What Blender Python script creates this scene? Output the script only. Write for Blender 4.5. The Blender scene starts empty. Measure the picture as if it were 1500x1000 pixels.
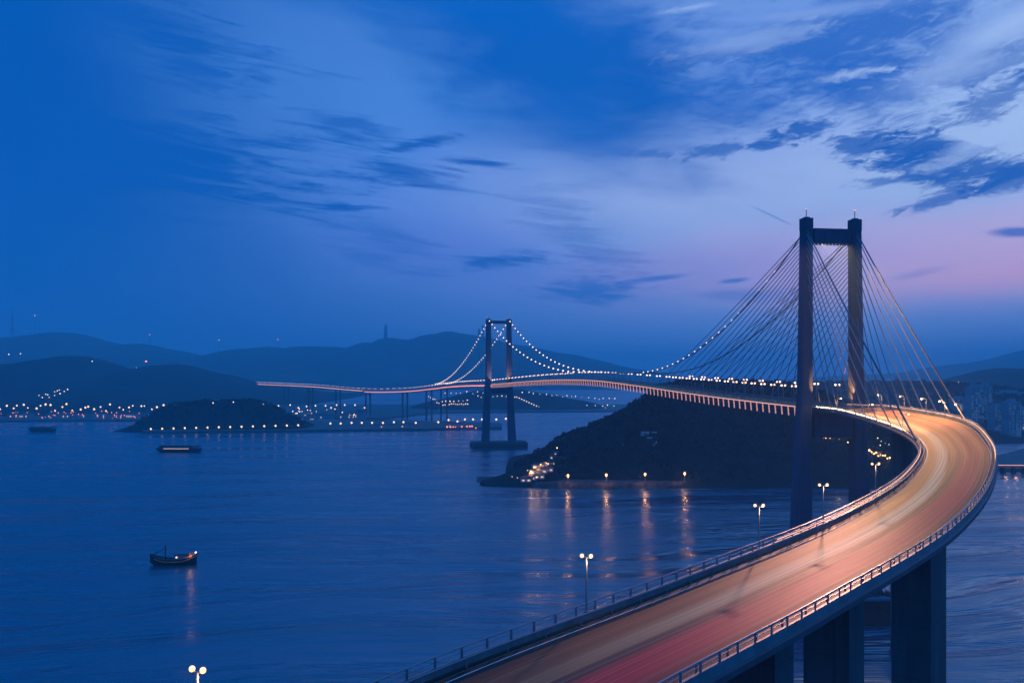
import bpy, math, random
from mathutils import Vector, Matrix
random.seed(7)
R = math.radians
scene = bpy.context.scene
col = scene.collection
HC = 80.0            # camera height above the water
F = 1300.0; HY = 544.0; CX = 750.0

# ------------------------------------------------------------------ camera
cam = bpy.data.cameras.new("camera")
camo = bpy.data.objects.new("camera", cam); col.objects.link(camo)
cam.sensor_width = 36; cam.lens = 36 * F / 1500
cam.shift_y = 44 / 1500
cam.clip_start = 0.5; cam.clip_end = 60000
camo.location = (0, 0, HC); camo.rotation_euler = (R(90), 0, 0)
scene.camera = camo
scene.view_settings.view_transform = 'Standard'
scene.view_settings.look = 'None'
scene.view_settings.exposure = 0
scene.view_settings.gamma = 1
scene.render.engine = 'CYCLES'
cy = scene.cycles
cy.use_denoising = True
cy.max_bounces = 6; cy.diffuse_bounces = 2; cy.glossy_bounces = 3; cy.volume_bounces = 2
cy.transparent_max_bounces = 8
cy.sample_clamp_indirect = 2.0; cy.sample_clamp_direct = 0
cy.caustics_reflective = False; cy.caustics_refractive = False

def srgb(r, g, b, a=1.0):
    def c(v):
        v /= 255.0
        return v / 12.92 if v <= 0.04045 else ((v + 0.055) / 1.055) ** 2.4
    return (c(r), c(g), c(b), a)

# ------------------------------------------------------------------ node helpers
class S:
    """a socket (or constant) that can be used in arithmetic"""
    def __init__(s, nt, v): s.nt = nt; s.v = v
    def m(s, op, *a, clamp=False):
        n = s.nt.nodes.new("ShaderNodeMath"); n.operation = op; n.use_clamp = clamp
        for i, q in enumerate((s,) + a):
            q = q.v if isinstance(q, S) else q
            if isinstance(q, (int, float)): n.inputs[i].default_value = q
            else: s.nt.links.new(q, n.inputs[i])
        return S(s.nt, n.outputs[0])
    def __add__(s, o): return s.m('ADD', o)
    def __radd__(s, o): return s.m('ADD', o)
    def __sub__(s, o): return s.m('SUBTRACT', o)
    def __rsub__(s, o): return S(s.nt, float(o)).m('SUBTRACT', s)
    def __mul__(s, o): return s.m('MULTIPLY', o)
    def __rmul__(s, o): return s.m('MULTIPLY', o)
    def __truediv__(s, o): return s.m('DIVIDE', o)
    def sstep(s, a, b):
        n = s.nt.nodes.new("ShaderNodeMapRange"); n.interpolation_type = 'SMOOTHSTEP'
        s.nt.links.new(s.v, n.inputs['Value'])
        n.inputs['From Min'].default_value = a; n.inputs['From Max'].default_value = b
        if a > b:
            n.inputs['From Min'].default_value = b; n.inputs['From Max'].default_value = a
            n.inputs['To Min'].default_value = 1; n.inputs['To Max'].default_value = 0
        return S(s.nt, n.outputs['Result'])
def setv(nt, sock, v):
    v = v.v if isinstance(v, S) else v
    if isinstance(v, (int, float, tuple)): sock.default_value = v
    else: nt.links.new(v, sock)
def mix(nt, fac, a, b):
    n = nt.nodes.new("ShaderNodeMix"); n.data_type = 'RGBA'
    setv(nt, n.inputs[0], fac); setv(nt, n.inputs[6], a); setv(nt, n.inputs[7], b)
    return S(nt, n.outputs[2])
def comb(nt, x, y, z):
    n = nt.nodes.new("ShaderNodeCombineXYZ")
    for i, q in enumerate((x, y, z)): setv(nt, n.inputs[i], q)
    return S(nt, n.outputs[0])
def noise(nt, vec, scale=1, detail=4, rough=.5, dist=0):
    n = nt.nodes.new("ShaderNodeTexNoise"); setv(nt, n.inputs['Vector'], vec)
    n.inputs['Scale'].default_value = scale; n.inputs['Detail'].default_value = detail
    n.inputs['Roughness'].default_value = rough; n.inputs['Distortion'].default_value = dist
    return S(nt, n.outputs['Fac'])
def sep(nt, v):
    n = nt.nodes.new("ShaderNodeSeparateXYZ"); setv(nt, n.inputs[0], v)
    return [S(nt, n.outputs[i]) for i in range(3)]

# ------------------------------------------------------------------ world: dusk sky
SUN_EL, SUN_AZ = 2.0, 38.0     # afterglow low on the right
world = bpy.data.worlds.new("World"); scene.world = world; world.use_nodes = True
nt = world.node_tree
for n in list(nt.nodes): nt.nodes.remove(n)
tc = nt.nodes.new("ShaderNodeTexCoord")
dx, dy, dz = sep(nt, tc.outputs['Generated'])
az = dx.m('ARCTAN2', dy)                 # 0 ahead (+Y), right positive
el = dz.m('ARCSINE')
def px(x): return math.atan((x - CX) / F)
def py(x, y): return math.atan((HY - y) / math.hypot(F, x - CX))
# warped coordinates for wispy edges
cv = comb(nt, az * 5.0, el * 22.0 + az * 2.0, 0.0)
w1 = noise(nt, cv, 1.6, 7, .62, .6) - 0.5
cv2 = comb(nt, az * 3.0 + 7.0, el * 7.0, 3.0)
w2 = noise(nt, cv2, 2.0, 5, .55, .3) - 0.5
cv3 = comb(nt, az * 9.0 + el * 8.0, el * 34.0 - az * 9.0, 5.0)
w3 = noise(nt, cv3, 3.2, 8, .70, .8) - 0.5
cv4 = comb(nt, az * 9.0, el * 95.0 + az * 10.0, 8.0)
w4 = noise(nt, cv4, 1.0, 6, .6, .9) - 0.5
def blob(x, y, rx, ry, rot=0, warp=.8, soft=1.0, big=.6, fine=0.0, streak=0.0):
    a0, e0 = px(x), py(x, y)
    ca, sa = math.cos(R(rot)), math.sin(R(rot))
    u = az - a0; v = el - e0
    p = (u * (ca / (rx / F))) + (v * (sa / (rx / F)))
    q = (v * (ca / (ry / F))) - (u * (sa / (ry / F)))
    r = (p * p + q * q).m('SQRT') + w1 * (warp * 1.6) + w2 * (big * 1.6)
    if fine: r = r + w3 * fine
    if streak: r = r + w4 * streak
    return r.sstep(1.0, 1.0 - soft)
# base: left deep blue to right pale, by azimuth and elevation
t = az.sstep(R(-30), R(26))
colr = mix(nt, t, srgb(0, 84, 172), srgb(112, 152, 222))
mid = blob(600, 190, 520, 300, -18, .1, 1.0, .3)
colr = mix(nt, mid * 0.85, colr, srgb(70, 132, 214))
colr = mix(nt, blob(700, 330, 420, 170, -10, .1, 1.0, .3) * .6, colr, srgb(96, 136, 222))
colr = mix(nt, blob(1090, 285, 560, 160, 0, .15, .9, .25) * .92, colr, srgb(158, 182, 232))
colr = mix(nt, blob(1540, 180, 420, 280, 0, .3, 1.0, .3) * .85, colr, srgb(172, 200, 240))
# lavender and pink band low on the right
colr = mix(nt, blob(1420, 382, 640, 105, 2, .2, .85, .2) * .95, colr, srgb(204, 180, 222))
colr = mix(nt, blob(1500, 400, 330, 45, 4, .2, 1.0, .2) * .6, colr, srgb(226, 176, 214))
colr = mix(nt, blob(980, 400, 420, 60, 3, .3, 1.0, .3) * .5, colr, srgb(134, 140, 216))
colr = mix(nt, blob(640, 370, 260, 80, 0, .3, 1.0, .3) * .5, colr, srgb(92, 120, 210))
# darker blue towards the horizon
low = el.sstep(R(5.4), R(1.8))
colr = mix(nt, low * .85, colr, mix(nt, az.sstep(R(-25), R(22)), srgb(2, 86, 174), srgb(118, 160, 232)))
D1 = srgb(0, 86, 176); D2 = srgb(16, 92, 186); D3 = srgb(50, 108, 194)
def cloud(mask, k, c):
    global colr
    colr = mix(nt, mask * k, colr, c)
# broad dark masses
cloud(blob(800, 85, 400, 165, -24, .35, .8, .5), .97, srgb(0, 88, 180))
cloud(blob(860, 190, 130, 90, -50, .4, 1.0, .4), .6, srgb(10, 94, 186))
cloud(blob(640, 0, 420, 60, -4, .3, 1.0, .4), .9, srgb(0, 92, 186))
cloud(blob(930, 140, 110, 90, -30, .5, 1.0, .4), .6, D1)
cloud(blob(0, 150, 300, 200, -10, .4, 1.0, .5), .8, srgb(0, 80, 170))
cloud(blob(120, 230, 380, 85, -6, .6, .9, .6, .3, 1.2), .85, srgb(0, 82, 170))
# lens and wave clouds on the left
for b in [(280, 80, 75, 30, -18, .55), (250, 215, 160, 26, -6, .6), (215, 245, 130, 14, -4, .8),
          (430, 208, 75, 9, 2, .9), (505, 195, 60, 22, -16, .55), (300, 252, 150, 9, -5, .8), (330, 240, 170, 8, -3, .7),
          (350, 289, 70, 5, -3, .95), (480, 306, 65, 4, 2, .9), (610, 212, 50, 5, 12, .8), (600, 250, 70, 7, -6, .6),
          (700, 237, 50, 3.5, -4, .8), (560, 350, 100, 26, -18, .35), (740, 380, 70, 9, 2, .7), (840, 335, 90, 30, -35, .3),
          (620, 268, 80, 5, -8, .5), (250, 268, 130, 5, -2, .6), (180, 20, 200, 20, -12, .4)]:
    cloud(blob(b[0], b[1], b[2] * 1.5, b[3] * 1.9, b[4], .9, 1.0, .4, .8, 2.8), min(.9, b[5] * 1.25), srgb(2, 84, 174))
cloud(blob(860, 425, 110, 26, -2, 1.1, .9, .4, 1.0, 1.6), .95, srgb(52, 106, 192))
cloud(blob(960, 408, 60, 6, 5, .5, .8, .2), .8, D3)
cloud(blob(1075, 411, 30, 5, 5, .4, .8, .2), .8, D3)
cloud(blob(1090, 432, 120, 14, 0, .8, 1.0, .3), .5, D3)
cloud(blob(1340, 402, 70, 10, 10, .6, 1.0, .2), .45, srgb(120, 130, 205))
cloud(blob(1490, 340, 45, 9, -3, .5, .7, .2), .85, srgb(50, 100, 190))
# upper right: broken altocumulus
cloud(blob(1230, 70, 330, 110, -3, 1.2, .9, .9, 1.6), .85, D2)
cloud(blob(1260, 120, 110, 50, -12, .7, .8, .4, .4), .6, D2)
cloud(blob(1080, 150, 120, 55, -10, .9, .8, .5, .6), .6, D2)
for b in [(1180, 190, 48, 15, 0, .9), (1115, 214, 32, 9, 3, .85), (1050, 220, 62, 13, 3, .75), (955, 226, 40, 7, 0, .5),
          (1265, 214, 52, 16, 2, .85), (1340, 218, 62, 22, -4, .9), (1390, 245, 95, 30, -6, .9), (1385, 290, 62, 12, 12, .8),
          (1330, 262, 90, 9, 2, .7), (1450, 150, 60, 24, 20, .7), (1480, 262, 60, 20, 18, .8), (1470, 80, 90, 22, 14, .6), (1000, 90, 120, 14, 4, .5)]:
    cloud(blob(b[0], b[1], b[2] * 1.12, b[3] * 1.15, b[4], 1.1, .6, .4, 2.2, .6), b[5], srgb(20, 88, 176))
for b in [(1400, 100, 110, 22, 8, .5), (1250, 108, 60, 9, 4, .7), (1480, 40, 120, 30, 12, .7), (1450, 205, 110, 18, 20, .6),
          (1100, 60, 130, 20, 6, .4), (1010, 12, 60, 6, 4, .5), (1180, 20, 140, 12, 0, .35)]:
    cloud(blob(*b[:5], 1.4, .9, .5, 2.6), b[5], srgb(166, 194, 240))
a0 = (1131, 316)
cloud(blob(a0[0], a0[1], 42, 1.6, -28, .02, .6, .02), .5, D3)   # a thin contrail
# below the horizon and behind the camera: plain dusk blue
back = az.m('ABSOLUTE').sstep(R(50), R(95))
colr = mix(nt, back, colr, (.001, .18, .66, 1))
up = el.sstep(R(24), R(45))
colr = mix(nt, up, colr, (.001, .19, .70, 1))
sky = nt.nodes.new("ShaderNodeTexSky"); sky.sky_type = 'NISHITA'; sky.sun_disc = False
sky.sun_elevation = R(SUN_EL); sky.sun_rotation = R(SUN_AZ); sky.altitude = 80
bg1 = nt.nodes.new("ShaderNodeBackground"); nt.links.new(colr.v, bg1.inputs[0]); bg1.inputs[1].default_value = 1.15
bg2 = nt.nodes.new("ShaderNodeBackground"); nt.links.new(sky.outputs[0], bg2.inputs[0]); bg2.inputs[1].default_value = 0.001
ad = nt.nodes.new("ShaderNodeAddShader"); nt.links.new(bg1.outputs[0], ad.inputs[0]); nt.links.new(bg2.outputs[0], ad.inputs[1])
out = nt.nodes.new("ShaderNodeOutputWorld"); nt.links.new(ad.outputs[0], out.inputs[0])
world.cycles.sampling_method = 'MANUAL'; world.cycles.sample_map_resolution = 512

sun = bpy.data.lights.new("sun", 'SUN'); sun.energy = 0.02; sun.angle = R(20); sun.color = (1, .8, .82)
suno = bpy.data.objects.new("sun", sun); col.objects.link(suno)
sd = Vector((math.sin(R(SUN_AZ)) * math.cos(R(6)), math.cos(R(SUN_AZ)) * math.cos(R(6)), math.sin(R(6))))
suno.rotation_euler = sd.to_track_quat('Z', 'Y').to_euler(); suno.location = (0, 0, 300)

# ------------------------------------------------------------------ materials
def mat(name, c, rough=.7, metal=0, nscale=0, namt=.25, bump=0, em=None, es=0, spec=None, sample=True, stretch=(1, 1, 1)):
    m = bpy.data.materials.new(name); m.use_nodes = True
    t = m.node_tree; p = t.nodes['Principled BSDF']
    p.inputs['Roughness'].default_value = rough; p.inputs['Metallic'].default_value = metal
    if spec is not None: p.inputs['Specular IOR Level'].default_value = spec
    if nscale:
        g = t.nodes.new("ShaderNodeTexCoord")
        mp = t.nodes.new("ShaderNodeMapping"); mp.inputs['Scale'].default_value = stretch
        t.links.new(g.outputs['Object'], mp.inputs[0])
        f = noise(t, mp.outputs[0], nscale, 5, .6)
        f = f.sstep(.3, .7)
        a = tuple(v * (1 - namt) for v in c[:3]) + (1,); b = tuple(min(1, v * (1 + namt)) for v in c[:3]) + (1,)
        q = mix(t, f, a, b); t.links.new(q.v, p.inputs['Base Color'])
        if bump:
            bn = t.nodes.new("ShaderNodeBump"); bn.inputs['Strength'].default_value = bump
            t.links.new(f.v, bn.inputs['Height']); t.links.new(bn.outputs[0], p.inputs['Normal'])
    else:
        p.inputs['Base Color'].default_value = c
    if em:
        p.inputs['Emission Color'].default_value = em; p.inputs['Emission Strength'].default_value = es
        if not sample: m.cycles.emission_sampling = 'NONE'
    return m
M = {}
M['concrete'] = mat('concrete', (.085, .085, .095, 1), .8, nscale=.35, namt=.22, stretch=(1, 1, .25))
M['tower'] = mat('painted_tower', (.035, .06, .115, 1), .8, nscale=.2, namt=.18, stretch=(1, 1, .15))
M['girder'] = mat('girder_paint', (.06, .065, .085, 1), .55, nscale=.3, namt=.2)
M['parapet'] = mat('parapet_paint', (.15, .155, .17, 1), .5, nscale=.6, namt=.25)
M['rail'] = mat('galvanised_rail', (.28, .28, .30, 1), .4, metal=.6)
M['cable'] = mat('cable_steel', (.10, .10, .12, 1), .5, metal=.3)
M['stay'] = mat('stay_sheath', (.16, .16, .2, 1), .45)
M['pole'] = mat('lamp_pole_steel', (.3, .3, .31, 1), .45, metal=.4)
M['bulb'] = mat('lamp_globe', (.8, .7, .6, 1), .4, em=(1, .64, .42, 1), es=3.2, sample=False)
M['bulb_shore'] = mat('shore_globe', (.8, .7, .6, 1), .4, em=(1, .60, .30, 1), es=2.2, sample=True)
M['bulb_orange'] = mat('sodium_globe', (.8, .6, .4, 1), .4, em=(1, .46, .14, 1), es=6, sample=True)
M['bulb_near'] = mat('near_globe', (.8, .7, .6, 1), .4, em=(1, .50, .17, 1), es=2.4, sample=False)
M['bulb_red'] = mat('red_beacon', (.8, .2, .2, 1), .4, em=(1, .22, .14, 1), es=3, sample=False)
M['bulb_white'] = mat('white_globe', (.8, .8, .8, 1), .4, em=(1, .74, .52, 1), es=2.2, sample=False)
M['strip_red'] = mat('red_light_strip', (.6, .2, .2, 1), .4, em=(1, .30, .22, 1), es=1.5, sample=True)
M['strip_warm'] = mat('warm_light_strip', (.6, .4, .3, 1), .4, em=(1, .44, .26, 1), es=1.4, sample=True)
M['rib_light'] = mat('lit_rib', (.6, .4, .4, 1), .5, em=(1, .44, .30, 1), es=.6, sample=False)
M['window_lit'] = mat('lit_window', (.6, .5, .3, 1), .4, em=(1, .62, .32, 1), es=.8, sample=False)
M['window_dim'] = mat('dim_window', (.2, .3, .4, 1), .2, em=(.2, .45, .8, 1), es=.22, sample=False)
M['win_glass'] = mat('dark_glass', (.03, .05, .08, 1), .15)
M['facade'] = mat('facade_render', (.24, .26, .30, 1), .8, nscale=.05, namt=.2)
M['facade_pale'] = mat('pale_facade', (.5, .5, .52, 1), .7, nscale=.05, namt=.2)
M['roof'] = mat('roof_tiles', (.10, .07, .06, 1), .8, nscale=.4, namt=.2)
M['hull'] = mat('hull_paint', (.015, .016, .02, 1), .5, nscale=.5, namt=.3)
M['hull_orange'] = mat('varnished_rail_glow', (.42, .20, .06, 1), .5, em=(1, .42, .12, 1), es=.02)  # varnish with a faint orange glow put into it, no lamp itself
M['deckwood'] = mat('boat_deck', (.07, .055, .045, 1), .7, nscale=2, namt=.3)
M['cabin'] = mat('cabin_paint', (.10, .14, .22, 1), .5)
M['tyre'] = mat('tyre_rubber', (.02, .02, .02, 1), .8)
M['soil'] = mat('hill_soil', (.012, .018, .02, 1), .95, nscale=.02, namt=.5, spec=.1)
M['hillfar'] = mat('far_hill_scrub', (.04, .05, .045, 1), 1, nscale=.004, namt=.4, spec=0)
M['leaf'] = mat('tree_leaves', (.012, .022, .022, 1), .95, nscale=.12, namt=.6, spec=.1)
M['bark'] = mat('tree_bark', (.05, .04, .03, 1), .9)
M['quay'] = mat('quay_stone', (.10, .10, .10, 1), .85, nscale=.15, namt=.3)
M['rock'] = mat('shore_rock', (.05, .05, .05, 1), .9, nscale=.3, namt=.5, bump=.5)

M['rail_gold'] = mat('rail_gold', (.7, .6, .5, 1), .4, em=(1, .62, .30, 1), es=40)
M['rail_dim'] = mat('rail_dim', (.7, .6, .5, 1), .4, em=(1, .52, .28, 1), es=1.6)
def SY(Y): return SYT(Y)
def joints(name, step, wd, dark, tide=False):
    m = M[name]; t = m.node_tree; p = t.nodes['Principled BSDF']; ln = p.inputs['Base Color'].links[0]; src = ln.from_socket
    g = t.nodes.new("ShaderNodeTexCoord"); x, y, z = sep(t, g.outputs['Object'])
    f = (z / step).m('FRACT').sstep(wd, 0.0)
    vs = noise(t, comb(t, x * 2.2, y * 2.2, z * .05), 1, 5, .6).sstep(.48, .68)
    c = mix(t, f * dark, src, (.01, .012, .018, 1)); c = mix(t, vs * .45, c, (.02, .022, .03, 1))
    if tide: c = mix(t, z.sstep(4.5, 3.0), c, (.012, .016, .012, 1))
    t.links.new(c.v, p.inputs['Base Color'])
joints('tower', 4.0, .05, .6); joints('concrete', 3.0, .05, .5, True)
def road_mat():  # asphalt with the glow of traffic light trails painted into its colour
    m = bpy.data.materials.new('road_light_trails'); m.use_nodes = True
    t = m.node_tree; p = t.nodes['Principled BSDF']
    uv = t.nodes.new("ShaderNodeUVMap"); uv.uv_map = 'UVMap'
    u, v, _ = sep(t, uv.outputs[0])       # u: metres from the centre line, v: metres along
    lo = noise(t, comb(t, u * .55, v * .010, 0.0), 1, 3, .5)
    st = noise(t, comb(t, u * 3.2, v * .006, 4.0), 1, 6, .7)
    fi = noise(t, comb(t, u * 11.0, v * .02, 9.0), 1, 4, .7)
    uu = u + (lo - .5) * 1.2
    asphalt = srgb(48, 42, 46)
    buff = srgb(246, 208, 142); tan = srgb(190, 112, 60); red = srgb(222, 36, 60)  # cream, tan and red of the painted light trails
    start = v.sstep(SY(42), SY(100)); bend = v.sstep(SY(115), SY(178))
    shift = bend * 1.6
    tan_trail = uu.sstep(-5.6, -3.4) * uu.sstep(.3, -.7)
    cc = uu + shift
    cream_trail = cc.sstep(-3.0, -1.5) * cc.sstep(.2, -.9)
    red_trail = uu.sstep(.3, 1.4) * uu.sstep(5.4, 3.6)
    c = mix(t, tan_trail * (start * .6 + .22), asphalt, tan)
    c = mix(t, red_trail * .92, c, red)
    c = mix(t, bend * (uu.sstep(-6.4, -5.0) * uu.sstep(6.6, 5.4)) * .88, c, mix(t, lo.sstep(.35, .65), srgb(220, 150, 80), srgb(182, 104, 54)))  # golden traffic glow painted across the bend
    c = mix(t, cream_trail * (start * .9), c, buff)
    c = mix(t, (st.sstep(.50, .66)) * .65, c, mix(t, .62, c, srgb(48, 42, 46)))  # dark and pale streaks from here on, part of the painted trails
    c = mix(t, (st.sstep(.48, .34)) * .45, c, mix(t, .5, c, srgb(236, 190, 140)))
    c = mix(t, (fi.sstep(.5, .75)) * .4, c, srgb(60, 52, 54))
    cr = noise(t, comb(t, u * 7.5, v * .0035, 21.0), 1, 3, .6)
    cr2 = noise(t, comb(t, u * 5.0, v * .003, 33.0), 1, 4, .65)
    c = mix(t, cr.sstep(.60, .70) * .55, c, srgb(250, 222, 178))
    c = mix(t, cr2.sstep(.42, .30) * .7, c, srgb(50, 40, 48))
    t.links.new(c.v, p.inputs['Base Color'])
    p.inputs['Roughness'].default_value = .5
    r = fi * .35 + .4
    p.inputs['Specular IOR Level'].default_value = .07
    t.links.new(r.v, p.inputs['Roughness'])
    return m
M['paint'] = mat('road_paint', (.75, .75, .72, 1), .5, nscale=1.5, namt=.15)

# ------------------------------------------------------------------ mesh builder
class MB:
    def __init__(s): s.v = []; s.f = []; s.mi = []; s.mats = []; s.uv = None
    def k(s, m):
        if m not in s.mats: s.mats.append(m)
        return s.mats.index(m)
    def quadstrip(s, rings, m, close=False):
        k = s.k(m); b = len(s.v); n = len(rings[0])
        for r in rings: s.v += [tuple(p) for p in r]
        for i in range(len(rings) - 1):
            for j in range(n if close else n - 1):
                a = b + i * n + j; c = b + i * n + (j + 1) % n
                s.f.append((a, c, c + n, a + n)); s.mi.append(k)
        return b
    def face(s, pts, m):
        b = len(s.v); s.v += [tuple(p) for p in pts]; s.f.append(tuple(range(b, b + len(pts)))); s.mi.append(s.k(m))
    def box(s, c, size, m, rz=0, top=None):
        """box centred at c in plan, standing from c.z; top=(sx,sy,dx,dy) size and shift of the top"""
        x, y, z = c; sx, sy, h = size
        tx, ty, ox, oy = top if top else (sx, sy, 0, 0)
        ca, sa = math.cos(rz), math.sin(rz)
        P = []
        for (hx, hy, zz, qx, qy) in ((sx, sy, z, 0, 0), (tx, ty, z + h, ox, oy)):
            for a, b_ in ((-1, -1), (1, -1), (1, 1), (-1, 1)):
                u = a * hx / 2 + qx; v = b_ * hy / 2 + qy
                P.append((x + u * ca - v * sa, y + u * sa + v * ca, zz))
        b = len(s.v); s.v += P; k = s.k(m)
        for f in ((0, 3, 2, 1), (4, 5, 6, 7), (0, 1, 5, 4), (1, 2, 6, 5), (2, 3, 7, 6), (3, 0, 4, 7)):
            s.f.append(tuple(b + i for i in f)); s.mi.append(k)
    def tube(s, pts, r, m, n=6, r2=None, cap=True):
        pts = [Vector(p) for p in pts]; rings = []
        for i, p in enumerate(pts):
            d = (pts[min(i + 1, len(pts) - 1)] - pts[max(i - 1, 0)]).normalized()
            up = Vector((0, 0, 1)) if abs(d.z) < .95 else Vector((1, 0, 0))
            a = d.cross(up).normalized(); b = a.cross(d)
            rr = r if r2 is None else r + (r2 - r) * i / (len(pts) - 1)
            rings.append([p + (a * math.cos(q) + b * math.sin(q)) * rr for q in [2 * math.pi * j / n for j in range(n)]])
        b = s.quadstrip(rings, m, True)
        if cap:
            k = s.k(m)
            s.f.append(tuple(b + j for j in range(n))); s.mi.append(k)
            e = b + (len(rings) - 1) * n
            s.f.append(tuple(e + j for j in reversed(range(n)))); s.mi.append(k)
    def ball(s, c, r, m, n=8, rings=5, sz=1.0):
        R_ = []
        for i in range(rings + 1):
            t = math.pi * i / rings; rr = max(math.sin(t), .02) * r
            R_.append([(c[0] + rr * math.cos(2 * math.pi * j / n), c[1] + rr * math.sin(2 * math.pi * j / n), c[2] - math.cos(t) * r * sz) for j in range(n)])
        s.quadstrip(R_, m, True)
    def build(s, name, parent=None, smooth=False, loc=None):
        me = bpy.data.meshes.new(name); me.from_pydata(s.v, [], s.f)
        for m in s.mats: me.materials.append(M[m])
        me.polygons.foreach_set('material_index', s.mi)
        if smooth: me.polygons.foreach_set('use_smooth', [True] * len(s.f))
        if s.uv:
            ul = me.uv_layers.new(name='UVMap')
            for l in me.loops: ul.data[l.index].uv = s.uv[l.vertex_index]
        me.update()
        o = bpy.data.objects.new(name, me); col.objects.link(o)
        if parent is not None: o.parent = parent
        if loc is not None: o.location = loc
        return o
def empty(name, loc=(0, 0, 0), rz=0):
    o = bpy.data.objects.new(name, None); o.location = loc; o.rotation_euler = (0, 0, rz); col.objects.link(o); return o
def tag(o, label=None, cat=None, group=None, kind=None):
    if label: o['label'] = label
    if cat: o['category'] = cat
    if group: o['group'] = group
    if kind: o['kind'] = kind
    return o
def W(x, y, D):
    """the place at depth D metres that the photograph shows at pixel (x, y)"""
    return Vector(((x - CX) / F * D, D, HC - (y - HY) / F * D))
def copy_tree(o):
    c = o.copy(); col.objects.link(c)
    for ch in [q for q in bpy.data.objects if q.parent == o]:
        d = ch.copy(); col.objects.link(d); d.parent = c
    return c
def interp(P, x):
    if x <= P[0][0]: return P[0][1]
    for (a, b), (c, d) in zip(P, P[1:]):
        if x <= c:
            t = (x - a) / (c - a); t = t * t * (3 - 2 * t) * .5 + t * .5
            return b + (d - b) * t
    return P[-1][1]
def hashn(x, y, s=0):
    v = math.sin(x * 12.9898 + y * 78.233 + s * 37.7) * 43758.5453
    return v - math.floor(v)
def vnoise(x, y, s=0):
    i, j = math.floor(x), math.floor(y); u, v = x - i, y - j
    u = u * u * (3 - 2 * u); v = v * v * (3 - 2 * v)
    a, b, c, d = hashn(i, j, s), hashn(i + 1, j, s), hashn(i, j + 1, s), hashn(i + 1, j + 1, s)
    return (a + (b - a) * u) * (1 - v) + (c + (d - c) * u) * v
def fbm(x, y, s=0, o=4):
    t = 0; a = .5
    for k in range(o): t += a * (vnoise(x, y, s + k) - .5); x *= 2.03; y *= 2.03; a *= .5
    return t

# ------------------------------------------------------------------ water
def water_mat():
    m = bpy.data.materials.new('sea_water'); m.use_nodes = True
    t = m.node_tree; p = t.nodes['Principled BSDF']
    p.inputs['Base Color'].default_value = (.0, .062, .115, 1)
    p.inputs['IOR'].default_value = 2.6; p.inputs['Specular Tint'].default_value = (.62, .95, 1, 1)
    g = t.nodes.new("ShaderNodeTexCoord")
    x, y, _ = sep(t, g.outputs['Object'])
    sw = noise(t, comb(t, x * .004, y * .004, 0.0), 1, 2, .5)
    u = x * .0045 + y * .0012; v = y * .030 - x * .004 + sw * 3.0
    st = noise(t, comb(t, u, v, 0.0), 1, 5, .6, .5)
    fine = noise(t, comb(t, x * .05, y * .30 - x * .03, 2.0), 1, 4, .6)
    rip = noise(t, comb(t, x * .25, y * .9, 5.0), 1, 3, .6)
    bands = st.sstep(.40, .62)
    r = bands * .20 + .17
    t.links.new(r.v, p.inputs['Roughness'])
    fade = x.sstep(-118, -90) * x.sstep(160, 20)
    wk = (y - 374.0 - x * .03); wk = (wk * wk * -.16).m('EXPONENT') * fade
    wk2 = (y - 868.0 - x * .06); wk2 = (wk2 * wk2 * -.02).m('EXPONENT') * x.sstep(-300, -280) * x.sstep(60, -60)
    ln = (st - .5); ln = (ln * ln * -2500.0).m('EXPONENT')
    h = st * 12.0 + ln * .5 + fine * .06 + rip * .015 + wk * 1.0 + wk2 * 2.0
    b = t.nodes.new("ShaderNodeBump"); b.inputs['Strength'].default_value = .7; b.inputs['Distance'].default_value = 1.0
    t.links.new(h.v, b.inputs['Height']); t.links.new(b.outputs[0], p.inputs['Normal'])
    return m
M['water'] = water_mat()
w = MB(); w.face([(-12000, -1500, 0), (12000, -1500, 0), (12000, 20000, 0), (-12000, 20000, 0)], 'water')
tag(w.build('water'), kind='structure')

# ------------------------------------------------------------------ bridge path
CP = [(-95, -62, -26, 14.0, .2), (-62, -27, -23.5, 14.0, .2), (-37, 5, -21.6, 14.0, .2), (-15.48, 32.81, -20.07, 14.06, .26), (-.06, 53.16, -19.06, 14.29, .15), (20.23, 75.27, -18.12, 13.97, .3),
      (44.16, 103.15, -17.06, 13.45, .49), (67.82, 138.16, -15.83, 12.53, .71), (89.34, 179.27, -14.1, 13.03, 1.08),
      (106.26, 228.61, -12.69, 15.7, 2.22), (118.59, 299.87, -12.39, 14.91, 1.46), (118.81, 330.93, -12.76, 14.38, .86),
      (100.15, 420., -11.6, 14.2, .4), (77.2, 520, -8.0, 14.2, .2), (61.0, 594, -6.1, 14.2, 0), (41, 685, -6.6, 14.2, 0),
      (19, 785, -9.0, 14.2, 0), (-14, 936, -13.4, 14.2, 0), (-50, 1100, -16.6, 14.2, 0), (-86, 1260, -21, 14.2, 0),
      (-117, 1390, -26, 14.2, 0), (-175, 1500, -32.5, 14.2, 0), (-258, 1590, -35, 14.2, 0), (-385, 1740, -30.2, 14.2, 0),
      (-563, 1985, -28.5, 14.2, 0)]
CP = [(a, b, c - (.85 if b < 240 else .6 if b < 340 else 0), d, e) for a, b, c, d, e in CP]
NCP = len(CP)
def cat(t):
    i = min(int(t), NCP - 2); f = t - i
    p1, p2 = CP[i], CP[i + 1]
    p0 = CP[i - 1] if i else tuple(2 * a - b for a, b in zip(p1, p2))
    p3 = CP[i + 2] if i + 2 < NCP else tuple(2 * b - a for a, b in zip(p1, p2))
    return [.5 * (2 * b + (c - a) * f + (2 * a - 5 * b + 4 * c - d) * f * f + (3 * b - a - 3 * c + d) * f ** 3) for a, b, c, d in zip(p0, p1, p2, p3)]
_raw = [cat((NCP - 1) * i / 2400) for i in range(2401)]
_s = [0]
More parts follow.
